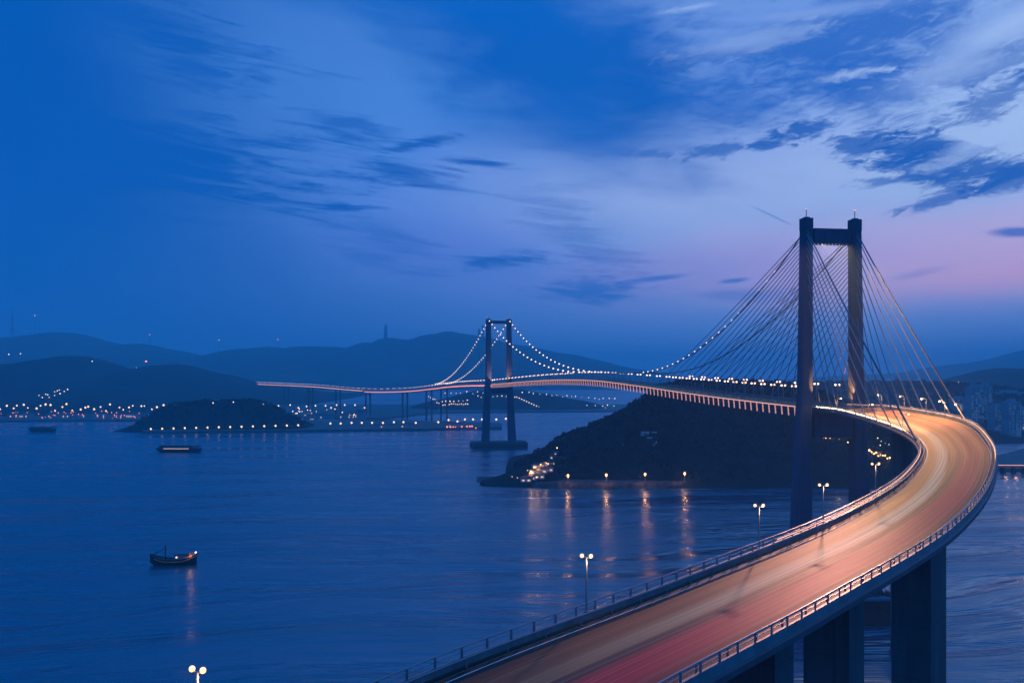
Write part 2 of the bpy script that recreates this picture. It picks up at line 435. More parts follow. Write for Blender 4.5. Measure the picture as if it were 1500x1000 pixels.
for a, b in zip(_raw, _raw[1:]): _s.append(_s[-1] + math.hypot(b[0] - a[0], b[1] - a[1]))
SL = _s[-1]
def at(s):
    """path frame at arc length s: centre, right normal, half width, bank"""
    s = max(0, min(SL - .01, s))
    lo, hi = 0, 2400
    while hi - lo > 1:
        m_ = (lo + hi) // 2
        if _s[m_] <= s: lo = m_
        else: hi = m_
    f = (s - _s[lo]) / max(1e-6, _s[hi] - _s[lo])
    q = [a + (b - a) * f for a, b in zip(_raw[lo], _raw[hi])]
    i0, i1 = max(0, lo - 8), min(2400, lo + 9)
    d = Vector((_raw[i1][0] - _raw[i0][0], _raw[i1][1] - _raw[i0][1], 0)).normalized()
    n = Vector((d.y, -d.x, 0))
    return Vector((q[0], q[1], HC + q[2])), n, q[3] / 2, q[4], d
def s_of_Y(Y):
    for i in range(2400):
        if _raw[i][1] <= Y < _raw[i + 1][1]: return _s[i]
    return SL
def pt(s, off, dz=0, frac=False):
    """a point off metres right of the centre (or off half widths), dz above the road"""
    c, n, hw, bk, d = at(s)
    o = off * hw if frac else off
    return c + n * o + Vector((0, 0, bk * o / (2 * hw) + dz))
S1 = s_of_Y(331); S2 = s_of_Y(936)
SYT = s_of_Y
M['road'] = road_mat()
def stations(s0, s1, step):
    n = max(1, int((s1 - s0) / step)); return [s0 + (s1 - s0) * i / n for i in range(n + 1)]
ST = stations(0, S1 + 60, 2.0) + stations(S1 + 64, SL, 6.0)

# road surface: a structure of its own
def sheet(name, ss, o0, o1, dz, m, nu=8, frac=True):
    b = MB(); rings = []; uv = []
    for s in ss:
        c, n, hw, bk, d = at(s); ring = []
        for j in range(nu + 1):
            o = o0 + (o1 - o0) * j / nu; oo = o * hw if frac else o
            ring.append(c + n * oo + Vector((0, 0, bk * oo / (2 * hw) + dz)))
            uv.append((o * 7.0 if frac else o, s))
        rings.append([ring[-1 - j] for j in range(nu + 1)][::-1])
    b.quadstrip(rings, m); b.uv = uv
    return b.build(name)
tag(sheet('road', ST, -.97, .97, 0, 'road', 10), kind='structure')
NEAR = [s for s in ST if s < S1 + 60]
tag(sheet('road_edge_line', NEAR, -.80, -.785, .006, 'paint', 1), kind='structure')
tag(sheet('road_edge_line', NEAR, .86, .873, .006, 'paint', 1), kind='structure')

bridge = empty('suspension_bridge', (118.8, 331, 0))
tag(bridge, 'curving suspension bridge with two H-shaped towers, fanned cables and a road sweeping towards the camera', 'bridge')
BI = Matrix.Translation(-Vector((118.8, 331, 0)))
def bpart(mb, name, parent=None, smooth=False, label=None):
    off = Vector((118.8, 331, 0))
    mb.v = [(p[0] - off.x, p[1] - off.y, p[2]) for p in mb.v]
    o = mb.build(name, parent or bridge, smooth)
    if label: o['label'] = label
    return o

# deck girder swept along the path
def sweep(name, ss, prof, m, close=True, smooth=False, caps=True, label=None):
    """prof: list of (half-width fraction, metres, dz)"""
    b = MB(); rings = []
    for s in ss:
        c, n, hw, bk, d = at(s); r = []
        for fr, mm, dz in prof:
            o = fr * hw + mm
            r.append(c + n * o + Vector((0, 0, bk * o / (2 * hw) + dz)))
        rings.append(r)
    b0 = b.quadstrip(rings, m, close)
    if caps and close:
        n_ = len(prof); k = b.k(m)
        b.f.append(tuple(b0 + j for j in reversed(range(n_)))); b.mi.append(k)
        e = b0 + (len(rings) - 1) * n_
        b.f.append(tuple(e + j for j in range(n_))); b.mi.append(k)
    return bpart(b, name, smooth=smooth, label=label)
sweep('deck_girder', ST, [(-1, .0, -.02), (-1, -.25, -.3), (-1, -.25, -.75), (-1, 1.6, -1.2), (-.55, 0, -2.6), (.55, 0, -2.6), (1, -1.6, -1.2), (1, .25, -.75), (1, .25, -.3), (1, 0, -.02)], 'girder')
FARS = [s for s in ST if s > S1 + 8]
# solid kerb walls (parapets) on both sides
for sgn in (-1, 1):
    sweep('parapet', ST, [(sgn, -sgn * .28, 0.0), (sgn, -sgn * .18, .55), (sgn, 0, .55), (sgn, sgn * .12, -.28), (sgn, 0, -.28)] if sgn > 0 else
          [(sgn, 0, -.28), (sgn, -.12, -.28), (sgn, 0, .55), (sgn, .18, .55), (sgn, .28, 0.0)], 'parapet')
# railings with posts
for sgn in (-1, 1):
    b = MB(); ss = [s for s in ST if s < S1 + 300]
    for h_, r_ in ((1.25, .055), (.92, .035)):
        b.tube([pt(s, sgn, h_, True) - at(s)[1] * sgn * .09 for s in ss], r_, 'rail', 6)
    for s in stations(20, S1 + 60, 2.4):
        a = pt(s, sgn, .54, True) - at(s)[1] * sgn * .09
        c, n, hw, bk, d = at(s)
        rz = math.atan2(d.y, d.x)
        b.box(a, (.16, .10, .72), 'rail', rz)
    bpart(b, 'railing')
    b = MB()
    b.tube([pt(s, sgn * (1), .72, True) - at(s)[1] * sgn * .75 for s in NEAR], .07, 'rail', 6)
    for s in stations(20, S1 + 40, 4.0):
        b.box(pt(s, sgn, .0, True) - at(s)[1] * sgn * .75, (.12, .12, .70), 'rail')
    bpart(b, 'crash_barrier')

# thin light strips under the hand rails round the bend
def rail_strip(sg, y0, y1, m, dz=.80, r=.04):
    b = MB(); ss = stations(s_of_Y(y0), s_of_Y(y1), 4)
    b.tube([pt(s, sg, dz, True) - at(s)[1] * sg * .16 for s in ss], r, m, 4)
    bpart(b, 'rail_light_strip')
rail_strip(-1, 90, 200, 'rail_dim'); rail_strip(-1, 210, 329, 'rail_gold', .85, .05)
rail_strip(1, 110, 329, 'rail_dim')
# lit fascia on the main span, left (camera) side
def fascia(s0, s1, m, z0, z1, nm, step):
    b = MB(); 
    ss = stations(s0, s1, 5)
    for s, s2 in zip(ss, ss[1:]):
        pass
    b.tube([pt(s, -1, (z0 + z1) / 2, True) - at(s)[1] * .34 for s in ss], (z1 - z0) / 2, m, 5)
    return bpart(b, nm)
fascia(S1 + 6, S2, 'strip_warm', -.05, .22, 'edge_light_strip', 5)
fascia(S2 + 3, s_of_Y(1590), 'strip_red', -1.9, -.5, 'edge_light_strip', 5)
fascia(s_of_Y(1596), SL - 3, 'strip_warm', -.3, .8, 'edge_light_strip', 5)
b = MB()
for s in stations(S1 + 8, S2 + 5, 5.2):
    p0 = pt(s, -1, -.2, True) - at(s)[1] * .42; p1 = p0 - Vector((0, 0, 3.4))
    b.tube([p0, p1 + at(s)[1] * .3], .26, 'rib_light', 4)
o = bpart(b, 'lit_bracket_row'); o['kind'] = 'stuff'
# screen fence of thin posts above the main span deck
b = MB()
for s in stations(S1 + 8, s_of_Y(1500), 4.0):
    b.tube([pt(s, -1, .5, True), pt(s, -1, 3.0, True)], .09, 'parapet', 4)
b.tube([pt(s, -1, 3.0, True) for s in stations(S1 + 8, s_of_Y(1500), 6)], .10, 'parapet', 4)
bpart(b, 'screen_fence')

# towers
def tower(s, zt, leg_top, leg_deck, leg_bot, half_deck, half_top, half_bot, beams, nm, masts=True):
    c, n, hw, bk, d = at(s)
    rz = math.atan2(n.y, n.x)
    T = empty(nm, (c.x - 118.8, c.y - 331, 0), rz); T.parent = bridge
    T['label'] = nm_lab[nm + str(int(s > S1 + 50))]
    zd = c.z
    for sg in (-1, 1):
        b = MB()
        # section list: (z, offset, size across, size along)
        secs = [(-1, half_bot, leg_bot[0], leg_bot[1]), (zd - 3, half_deck + (half_bot - half_deck) * .25, leg_deck[0] * 1.08, leg_deck[1] * 1.1), (zd + 6, half_deck, leg_deck[0], leg_deck[1]), (zt - 4.4, half_top, leg_top[0], leg_top[1]), (zt - 4.2, half_top, leg_top[0] * 1.06, leg_top[1] * 1.05), (zt, half_top, leg_top[0] * 1.06, leg_top[1] * 1.05)]
        rings = []
        for z, o, a, l in secs:
            ch = min(a, l) * .12
            P = [(-a / 2 + ch, -l / 2), (a / 2 - ch, -l / 2), (a / 2, -l / 2 + ch), (a / 2, l / 2 - ch), (a / 2 - ch, l / 2), (-a / 2 + ch, l / 2), (-a / 2, l / 2 - ch), (-a / 2, -l / 2 + ch)]
            rings.append([(sg * o + x, y, z) for x, y in P])
        b0 = b.quadstrip(rings, 'tower', True)
        b.f.append(tuple(b0 + 5 * 8 + j for j in range(8))); b.mi.append(0)
        b.box((sg * half_top, 0, zt), (leg_top[0] * .5, leg_top[1] * .5, .5), 'tower')
        L = b.build('leg', T)
        if masts:
            k = MB(); k.tube([(sg * half_top, 0, zt + .4), (sg * half_top, 0, zt + 3.6)], .14, 'cable', 6); k.ball((sg * half_top, 0, zt + 3.6), .22, 'bulb_red', 6, 4)
            k.build('aviation_mast', L)
    for z0, z1, th, half in beams:
        b = MB(); b.box((0, 0, z0), (2 * half, th, z1 - z0), 'tower'); 
        if z0 > zd: b.box((0, 0, z1), (2 * half - .2, th * .8, .35), 'tower')
        b.build('crossbeam', T)
    return T
nm_lab = {'tower0': 'near tall dark tower of two broad legs joined near the top', 'tower1': 'far slim tower standing on a flat pier in the water'}
T1 = tower(S1, HC + 56.7, (3.7, 4.0), (4.5, 4.6), (7.4, 7.0), 10.3, 9.7, 12.4, [(HC + 47.9, HC + 52.7, 3.6, 7.3), (HC - 24.5, HC - 16.2, 4.6, 7.6)], 'tower')
T2 = tower(S2, HC + 55.0, (5.0, 4.6), (5.6, 5.0), (8.6, 7.2), 11.2, 11.0, 14.6, [(HC + 50.3, HC + 53.2, 3.6, 8.7), (HC - 23.5, HC - 17, 4.2, 9.0)], 'tower')
# pier base of the far tower
b = MB(); b.box((0, 0, -1), (58, 22, 6.6), 'concrete'); b.box((0, 0, 5.6), (56, 20, 1.1), 'concrete')
b.build('pier_base', T2)

# cables
def legtop(s, sg, half, z):
    c, n, hw, bk, d = at(s); return Vector((c.x, c.y, 0)) + n * sg * half + Vector((0, 0, z))
CABLE_PTS = {}
for sg in (-1, 1):
    # main span cable
    P = []
    for i in range(61):
        s = S1 + (S2 - S1) * i / 60
        Y = 331 + (936 - 331) * i / 60
        z = -1.0
        if Y < 510: z = -1 + 54 * ((510 - Y) / 179) ** 2
        if Y > 620: z = -1 + 55 * ((Y - 620) / 316) ** 2
        c, n, hw, bk, d = at(s)
        h = 9.9 + (11.0 - 9.9) * i / 60
        dk = min(1, min(i, 60 - i) / 22)
        P.append(Vector((c.x, c.y, HC + z)) + n * sg * (h + (7.9 - h) * dk))
    CABLE_PTS[('m', sg)] = P
    b = MB(); b.tube(P, .26, 'cable', 6); bpart(b, 'main_cable', smooth=True)
    # far side span cable
    P = []
    for i in range(31):
        Y = 936 + 470 * i / 30; s = s_of_Y(Y)
        z = -20 + 74 * ((1406 - Y) / 470) ** 2
        c, n, hw, bk, d = at(s)
        P.append(Vector((c.x, c.y, HC + z)) + n * sg * (11 - 3 * i / 30))
    CABLE_PTS[('s', sg)] = P
    b = MB(); b.tube(P, .26, 'cable', 6); bpart(b, 'main_cable', smooth=True)
    # near back cable down to the curve
    e = s_of_Y(188 if sg < 0 else 221)
    A = legtop(S1, sg, 9.8, HC + 53.2); B = pt(e, sg, .6, True)
    P = []
    for i in range(13):
        t = i / 12; p = A.lerp(B, t); p.z -= 4.0 * t * (1 - t); P.append(p)
    CABLE_PTS[('b', sg)] = P
    b = MB(); b.tube(P, .27, 'cable', 6); bpart(b, 'main_cable', smooth=True)
def catenary(A, B, sag, n=8):
    out_ = []
    for i in range(n + 1):
        t = i / n; p = A.lerp(B, t); p.z -= sag * 4 * t * (1 - t); out_.append(p)
    return out_
# stays of the near tower
for sg in (-1, 1):
    for i in range(19):
        Y = 341 + i * 8.2; s = s_of_Y(Y)
        t = i / 18
        A = legtop(S1, sg, 9.9, HC + 14 + 38 * t ** .62); B = pt(s, sg * 1.02, .2, True)
        b = MB(); b.tube(catenary(A, B, .25 + 1.2 * t), .15, 'stay', 5); bpart(b, 'stay_cable')
    ends = [325, 315, 303, 290, 276, 262, 246, 228, 208] if sg < 0 else [318, 307, 296, 285, 273, 261, 248, 235]
    for i, Y in enumerate(ends):
        s = s_of_Y(Y); t = i / (len(ends) - 1)
        A = legtop(S1, sg, 9.9, HC + 26 + 26 * t ** .7); B = pt(s, sg * 1.02, .2, True)
        b = MB(); b.tube(catenary(A, B, .3 + 1.4 * t), .17, 'stay', 5); bpart(b, 'stay_cable')
# vertical hangers
for sg in (-1, 1):
    P = CABLE_PTS[('m', sg)]
    for i in range(19, 60):
        p = P[i]; s = S1 + (S2 - S1) * i / 60
        q = pt(s, sg * 1.0, .3, True)
        if p.z - q.z < 3.2: continue
        b = MB(); b.tube([p, q], .10, 'stay', 4, cap=False); bpart(b, 'hanger')
    P = CABLE_PTS[('s', sg)]
    for i in range(1, 24):
        p = P[i]; s = s_of_Y(936 + 470 * i / 30); q = pt(s, sg, .3, True)
        if p.z - q.z < 3: continue
        b = MB(); b.tube([p, q], .10, 'stay', 4, cap=False); bpart(b, 'hanger')

# piers
def pier(cx_, cy_, w_, l_, rz, ztop, parent=None, cap=True):
    b = MB(); b.box((cx_, cy_, -1), (w_, l_, ztop + 1), 'concrete', rz)
    return bpart(b, 'pier')
for (x0, D, wd, ln) in ((1347, 107, 4.2, 8.5), (1222, 83, 4.3, 3.6), (1112, 67, 4.2, 3.4), (1010, 52, 4.2, 3.4)):
    off_ = 2.2
    def bear(q):
        p = pt(q, off_); return abs(CX + F * p.x / p.y - x0) if p.y > 12 else 1e6
    q = min(stations(40, s_of_Y(200), .5), key=bear); c, n, hw, bk, d = at(q); p = pt(q, off_)
    pier(p.x, p.y, wd, ln, math.atan2(n.y, n.x), p.z - 2.3)
    bb = MB(); bb.tube([(p.x - n.x * (wd / 2 + .15) - d.x * ln * .2, p.y - n.y * (wd / 2 + .15) - d.y * ln * .2, zz) for zz in (-.5, p.z - 4)], .11, 'rail', 6); bpart(bb, 'drain_pipe')
for Y in (1340, 1430, 1510, 1590, 1670, 1760, 1860):
    s = s_of_Y(Y); c, n, hw, bk, d = at(s)
    for sg in ((-1, 1) if Y > 1300 else ()):
        q = c + n * sg * 4.6
        pier(q.x, q.y, 2.0, 2.6, math.atan2(n.y, n.x), c.z - 2.6)
for Y in (255,):
    s = s_of_Y(Y); c, n, hw, bk, d = at(s)
    pier(c.x, c.y, 5.0, 4.0, math.atan2(n.y, n.x), c.z - 2.4)

# ------------------------------------------------------------------ bridge lamps (8 m poles)
def lamp_mesh(h, arm, r, m, name, pole_r=.13, twin=True):
    b = MB(); b.tube([(0, 0, 0), (0, 0, h)], pole_r, 'pole', 6, r2=pole_r * .6)
    b.box((0, 0, 0), (pole_r * 3.4, pole_r * 3.4, .35), 'pole')
    for sg in ((-1, 1) if twin else (1,)):
        b.tube([(0, 0, h - .25), (sg * arm * .6, 0, h + .05), (sg * arm, 0, h)], pole_r * .55, 'pole', 5)
        b.ball((sg * arm, 0, h - r * .35), r, m, 8, 5, .75)
    return b.build(name)
proto = lamp_mesh(8.0, .9, .50, 'bulb', 'bridge_lamp')
first = True
SQ = s_of_Y(470)
sl = stations(S1 + 7, SQ, 8.4) + stations(SQ + 13, S2 - 3, 14)
place = [(s, -1) for s in sl] + [(s, 1) for s in stations(S1 + 7, SQ, 14)] + [(s, -1) for s in stations(S2 + 5, SL - 2, 18)]
for s, sg in place:
    o = proto if first else proto.copy()
    if not first: col.objects.link(o)
    first = False
    p = pt(s, sg * .93, 0, True); c, n, hw, bk, d = at(s)
    o.location = p; o.rotation_euler = (0, 0, math.atan2(n.y, n.x))
    far = s > S2
    o.scale = (2.1, 2.1, .6) if far else (.85 + .5 * min(1, max(0, (p.y - 420) / 250)), .85 + .5 * min(1, max(0, (p.y - 420) / 250)), 1 - .4 * min(1, max(0, (p.y - 420) / 250)))
    sc_ = 1.0 if s < S1 + 150 else 1.0
    if far:
        tag(o, 'small glowing lamp on the far approach viaduct beyond the slim tower', 'street lamp', 'lamps along the far viaduct')
    elif sg < 0:
        tag(o, 'glowing lamp post on the camera-side edge of the main span between the two towers', 'street lamp', 'lamps on the camera-side edge of the main span')
    else:
        tag(o, 'glowing lamp post on the far edge of the main span between the two towers', 'street lamp', 'lamps on the far edge of the main span')

# bulbs strung on the main cables
cb = MB(); cb.ball((0, 0, 0), .62, 'bulb_white', 8, 5); cb.tube([(0, 0, -.9), (0, 0, -.4)], .18, 'cable', 5)
cproto = cb.build('cable_light'); used = [False]
def cablelight(p, label, group, sc=1.0):
    o = cproto if not used[0] else cproto.copy()
    if used[0]: col.objects.link(o)
    used[0] = True
    o.location = p; o.scale = (sc, sc, sc); tag(o, label, 'cable light', group); return o
def along(P, s0, s1, step):
    L = [0]
    for a, b_ in zip(P, P[1:]): L.append(L[-1] + (b_ - a).length)
    out_ = []; s = L[-1] * s0
    while s < L[-1] * s1:
        for i in range(len(P) - 1):
            if L[i] <= s <= L[i + 1]:
                out_.append(P[i].lerp(P[i + 1], (s - L[i]) / (L[i + 1] - L[i]))); break
        s += step
    return out_
for sg, nm_ in ((-1, 'camera-side'), (1, 'far-side')):
    P = CABLE_PTS[('m', sg)]
    A = along(P, .0, 1, 7.0)
    for ip, p in enumerate(A):
        if p.y > 560 and ip % 2: continue
        if p.y > 620: cablelight(p + Vector((0, 0, .5)), 'round white light strung on the %s cable running right from the far tower' % nm_, 'lights on the %s cable right of the far tower' % nm_)
        elif p.y > 352 and p.y < 500 and sg < 0: cablelight(p + Vector((0, 0, .3)), 'round light strung on the camera-side cable sweeping up to the near tower', 'lights on the cable left of the near tower', .62)
    for p in along(CABLE_PTS[('s', sg)], 0.01, .93, 12.0):
        cablelight(p + Vector((0, 0, .5)), 'round white light strung on the %s cable falling left of the far tower' % nm_, 'lights on the %s cable left of the far tower' % nm_, 1.15)

# near twin lamps on the inner parapet; they really light the road
np_ = empty('road_lamp')
b = MB(); b.tube([(0, 0, 0), (0, 0, 4.3)], .085, 'pole', 8, r2=.06); b.box((0, 0, 0), (.34, .34, .08), 'pole'); b.build('pole', np_)
b = MB()
b.tube([(-.45, 0, 4.22), (0, 0, 4.3), (.45, 0, 4.34)], .04, 'pole', 6); b.build('bracket', np_)
for sg in (-1, 1):
    b = MB(); b.ball((sg * .45, 0, 4.42 + .05 * sg), .16, 'bulb_near', 10, 8); b.build('lamp_globe', np_)
labs = ['twin-headed lamp standing alone at the bottom left, its post cut by the picture edge',
        'twin-headed lamp on the left parapet at the bottom centre, nearest of those on the road',
        'twin-headed lamp on the left parapet just left of the near tower',
        'twin-headed lamp seen between the two legs of the near tower',
        'twin-headed lamp on the inner parapet just right of the near tower']
def add_light(name, loc, power, color, parent=None, radius=.25, kind='POINT', aim=None, angle=60, blend=.6):
    l = bpy.data.lights.new(name, kind); l.energy = power; l.color = color; l.shadow_soft_size = radius
    if kind == 'SPOT': l.spot_size = R(angle); l.spot_blend = blend
    o = bpy.data.objects.new(name, l); col.objects.link(o); o.location = loc
    if aim is not None:
        o.rotation_euler = (Vector(loc) - Vector(aim)).to_track_quat('Z', 'Y').to_euler()
    if parent is not None: o.parent = parent
    return o
for i, tx in enumerate((297, 858, 1115, 1208, 1283)):
    if i == 0:
        s = 0; best = 1e9
        for q in stations(5, 200, .5):
            p = pt(q, -.97, 4.4, True)
            if p.y < 8: continue
            x = CX + F * p.x / p.y
            if abs(x - tx) < best: best = abs(x - tx); s = q
    else:
        s = min(stations(20, s_of_Y(150), .5), key=lambda q: abs(CX + F * pt(q, -.97, 0, True).x / max(1, pt(q, -.97, 0, True).y) - tx) + (1e6 if pt(q, -1, 0, True).y < 10 else 0))
    o = np_ if i == 0 else copy_tree(np_)
    c, n, hw, bk, d = at(s)
    o.location = pt(s, -1.0, .55, True) + n * .1; o.rotation_euler = (0, 0, math.atan2(n.y, n.x))
    tag(o, labs[i], 'street lamp', 'twin lamps along the inner parapet')
    add_light('lamp_light', (0.3, 0, 3.9), [40, 60, 120, 150, 200][i], (1, .62, .34), o, .1)

up_ = (HC - (980 - HY) / F * np_.location.y) - np_.location.z - 4.42
for q in [q for q in bpy.data.objects if q.parent == np_]:
    if q.name.startswith('pole'): q.scale = (1.3, 1.3, (4.3 + up_) / 4.3)
    else: q.location.z += up_
# lamps standing round the bend and at the near tower, on the outer kerb
ob = empty('bend_lamp')
b = MB(); b.tube([(0, 0, 0), (0, 0, 4.2)], .10, 'pole', 8, r2=.07); b.tube([(0, 0, 4.1), (-.5, 0, 4.5), (-1.2, 0, 4.5)], .06, 'pole', 6); b.build('pole', ob)
b = MB(); b.ball((-1.3, 0, 4.4), .30, 'bulb_near', 10, 6, .6); b.build('lamp_head', ob)
k = 0
bends = [(224, 1, 3200), (240, 1, 2600), (258, 1, 2600), (280, 1, 2600), (304, 1, 2600), (215, -1, 2600), (262, -1, 2600), (305, -1, 2600)]  # inner-kerb ones are added to brighten the road by the tower
for Y, sg, pw in bends:
    if sg < 0 and Y not in (215, 262, 305): continue
    s = s_of_Y(Y); o = ob if k == 0 else copy_tree(ob)
    c, n, hw, bk, d = at(s)
    o.location = pt(s, sg * .97, 0, True); o.rotation_euler = (0, 0, math.atan2(n.y * sg, n.x * sg))
    tag(o, ('single-arm lamp on the outer kerb of the bend right of the near tower' if sg > 0 else 'single-arm lamp added on the inner kerb between the near tower and the bend'), 'street lamp', 'lamps on the outer kerb of the bend' if sg > 0 else 'added lamps on the inner kerb of the bend')
    add_light('lamp_light', (-1.3, 0, 4.0), pw * .2, (1, .60, .30), o, .12)
    k += 1
# floodlights that wash the inner faces of the near tower's legs
fl = empty('floodlight')
b = MB(); b.box((0, 0, 0), (.9, .6, .9), 'pole', 0, (.8, .5, 0, 0)); b.build('housing', fl)
b = MB(); b.box((0, 0, .92), (.7, .4, .06), 'bulb_near'); b.build('lens', fl)
c, n, hw, bk, d = at(S1)
spots = [(-6.4, -7.0, -8.6, 12, 40000), (5.4, -4.6, 8.2, 9, 60000), (5.2, -3.2, 8.0, 4, 16000)]
for i, (off, dy_, ax, az_, pw) in enumerate(spots):
    o = fl if i == 0 else copy_tree(fl)
    base = pt(S1 + dy_, off, .02); o.location = base
    tag(o, ['small floodlight at the foot of the left leg of the near tower', 'small floodlight in front of the right leg of the near tower', 'second small floodlight beside the right leg of the near tower'][i], 'floodlight', 'floodlights on the deck at the near tower')
    aim = c + n * ax + d * 0 + Vector((0, 0, az_))
    add_light('flood_beam', Vector((0, 0, 1.1)), pw, (1, .34, .09), o, .2, 'SPOT', None, [30, 30, 34][i], .9)
    lo = [q for q in bpy.data.objects if q.parent == o and q.type == 'LIGHT'][-1]
    lo.rotation_euler = ((base + Vector((0, 0, 1.1))) - aim).to_track_quat('Z', 'Y').to_euler()
# hooded floodlights added under the upper crossbeam to light the road and the bend
hood = empty('added_road_floodlight')
b = MB(); b.box((0, 0, -.5), (.8, .7, .7), 'pole'); b.box((0, -.75, .2), (1.0, 1.5, .08), 'pole'); b.box((0, 0, .2), (.15, .15, .5), 'pole'); b.build('housing', hood)
b = MB(); b.box((0, -.37, -.42), (.6, .04, .5), 'win_glass'); b.build('lens', hood)
_aims = [((-6, 50, 60.0), 12, 3.8e5, (1, .42, .32)), ((18, 72, 61), 12, 3.3e5, (1, .48, .26)), ((66, 136, 63), 22, 4.4e5, (1, .50, .20)), ((99, 205, 66), 32, 8.5e5, (1, .50, .17)), ((113, 262, 67), 32, 5.5e5, (1, .52, .17))]
_ord = ['leftmost', 'second from the left', 'third from the left', 'fourth from the left', 'middle left', 'middle right', 'fourth from the right', 'third from the right', 'second from the right', 'rightmost']
FL = []
for i in range(10):
    am, an, pw, cc = _aims[(i * 3) % 5]; FL.append((-6.3 + i * 1.4, am, an, pw / 2, cc, _ord[i]))
for i, (off, aim, ang, pw, cc, wd) in enumerate(FL):
    o = hood if i == 0 else copy_tree(hood)
    base = Vector((c.x, c.y, 0)) + n * off - d * 1.2 + Vector((0, 0, HC + 47.3)); o.location = base
    o.rotation_euler = (0, 0, math.atan2(n.y, n.x))
    tag(o, 'added floodlight under the upper crossbeam of the near tower, %s of ten' % wd, 'floodlight', 'added hooded floodlights under the crossbeam')
    lo = add_light('added_road_beam', Vector((0, -1.6, -.3)), pw, cc, o, 0.0, 'SPOT', None, ang, 1.0)  # added beam from a point source that stays unseen
    wp = base + Matrix.Rotation(math.atan2(n.y, n.x), 3, 'Z') @ Vector((0, -1.6, -.3))
    q = (wp - Vector(aim)).to_track_quat('Z', 'Y'); lo.rotation_euler = (Matrix.Rotation(-math.atan2(n.y, n.x), 3, 'Z') @ q.to_matrix()).to_euler()
# the far tower is washed too
c2, n2, hw2, bk2, d2 = at(S2)
for i, (off, dy_, ax, az_, pw) in enumerate([(-6, -6, -9, 20, 26000), (6, -8, 9, 20, 26000)]):
    o = copy_tree(fl)
    for q in [q for q in bpy.data.objects if q.parent == o and q.type == 'LIGHT']: bpy.data.objects.remove(q)
    base = pt(S2 + dy_, off, .02); o.location = base
    tag(o, ['small floodlight at the foot of the left leg of the far tower', 'small floodlight at the foot of the right leg of the far tower'][i], 'floodlight', 'floodlights on the deck at the far tower')
    aim = c2 + n2 * ax + Vector((0, 0, az_))
    lo = add_light('flood_beam', Vector((0, 0, 1.1)), pw * 1.6, (1, .45, .26), o, .3, 'SPOT', None, 80, .8)
    lo.rotation_euler = ((base + Vector((0, 0, 1.1))) - aim).to_track_quat('Z', 'Y').to_euler()

# ------------------------------------------------------------------ terrain
HILLS = {}
def hill(name, prof, D, dfront, dback, m='soil', nx=160, ny=36, rough=.10, seed=1, foot=0.35, kind='structure', jag=0.0, front_pow=1.0, base=-1.0):
    """prof: [(pixel x, pixel y of ridge)]; the ridge stands at depth D, the foot dfront in front of it"""
    xs0 = (prof[0][0] - CX) / F * D; xs1 = (prof[-1][0] - CX) / F * D
    b = MB(); grid = []
    def height(X, Y):
        x_ = CX + F * X / D
        z = HC - (interp(prof, x_) - HY) / F * D
        z = max(z, base)
        z += (z - base) * .05 * fbm(X / (D * .022), 1.7, seed + 3, 4) * 2
        t = (Y - D) / (dfront if Y < D else dback); a = min(1, abs(t))
        f = (0.5 + 0.5 * math.cos(math.pi * a)) ** front_pow
        q = base + (z - base) * f
        q += (z - base) * rough * fbm(X / (dfront * .35), Y / (dfront * .35), seed) * (1 - abs(2 * f - 1)) * 3
        q += (z - base) * jag * fbm(X / 22, Y / 22, seed + 9, 3) * f
        return max(q, base)
    HILLS[name] = height if name != 'promontory_tip' else (lambda X, Y: height(X, Y) if xs0 < X < xs1 and D - dfront < Y < D + dback else -1)
    for j in range(ny + 1):
        t = j / ny; Y = D - dfront + (dfront + dback) * t
        grid.append([(xs0 + (xs1 - xs0) * i / nx, Y, height(xs0 + (xs1 - xs0) * i / nx, Y)) for i in range(nx + 1)])
    b.quadstrip(grid[::-1], m)
    o = b.build(name, smooth=True); tag(o, kind=kind); return height
# far ranges
hill('far_hills', [(-700, 520), (-300, 500), (-80, 500), (0, 497), (60, 492), (100, 488), (135, 496), (178, 511), (208, 504), (240, 510), (290, 521), (318, 519), (345, 512), (390, 508), (420, 512), (455, 506), (510, 510), (540, 501), (548, 503), (562, 496), (600, 498), (625, 490), (655, 486), (690, 491), (760, 505), (840, 520), (930, 540), (1000, 552)], 5600, 1800, 2200, 'hillfar', 260, 30, .10, 3)
hill('far_hills', [(1180, 556), (1290, 548), (1330, 546), (1380, 545), (1410, 536), (1432, 530), (1450, 533), (1500, 522), (1580, 500), (1800, 520), (2100, 505), (2400, 530)], 5600, 1800, 2200, 'hillfar', 120, 24, .08, 5)
hill('left_hills', [(-500, 560), (-200, 540), (-60, 545), (0, 538), (30, 532), (60, 533), (85, 526), (112, 522), (135, 528), (170, 547), (210, 540), (236, 534), (262, 533), (290, 541), (320, 548), (350, 560), (400, 569), (470, 577), (540, 590)], 2600, 900, 900, 'soil', 180, 30, .12, 7)
hill('right_hills', [(1330, 600), (1360, 585), (1395, 570), (1425, 556), (1445, 545), (1468, 538), (1482, 541), (1500, 544), (1560, 530), (1700, 545), (1900, 520), (2300, 570)], 2300, 900, 700, 'soil', 120, 26, .10, 11)
hplat = hill('wooded_plateau', [(1120, 592), (1170, 570), (1200, 563), (1300, 562), (1400, 565), (1500, 572), (1640, 568), (1800, 600)], 1500, 480, 400, 'soil', 120, 26, .06, 13, jag=.05)
hcoast = hill('harbour_hillside', [(560, 612), (620, 590), (700, 572), (760, 570), (800, 577), (850, 586), (900, 598), (925, 607)], 2050, 330, 500, 'soil', 120, 24, .05, 17)
hisl = hill('island', [(172, 632), (200, 622), (222, 607), (245, 595), (270, 590), (300, 588), (318, 591), (340, 588), (365, 587), (390, 592), (405, 600), (430, 612), (455, 625)], 1230, 75, 120, 'soil', 120, 24, .10, 19, jag=.04)
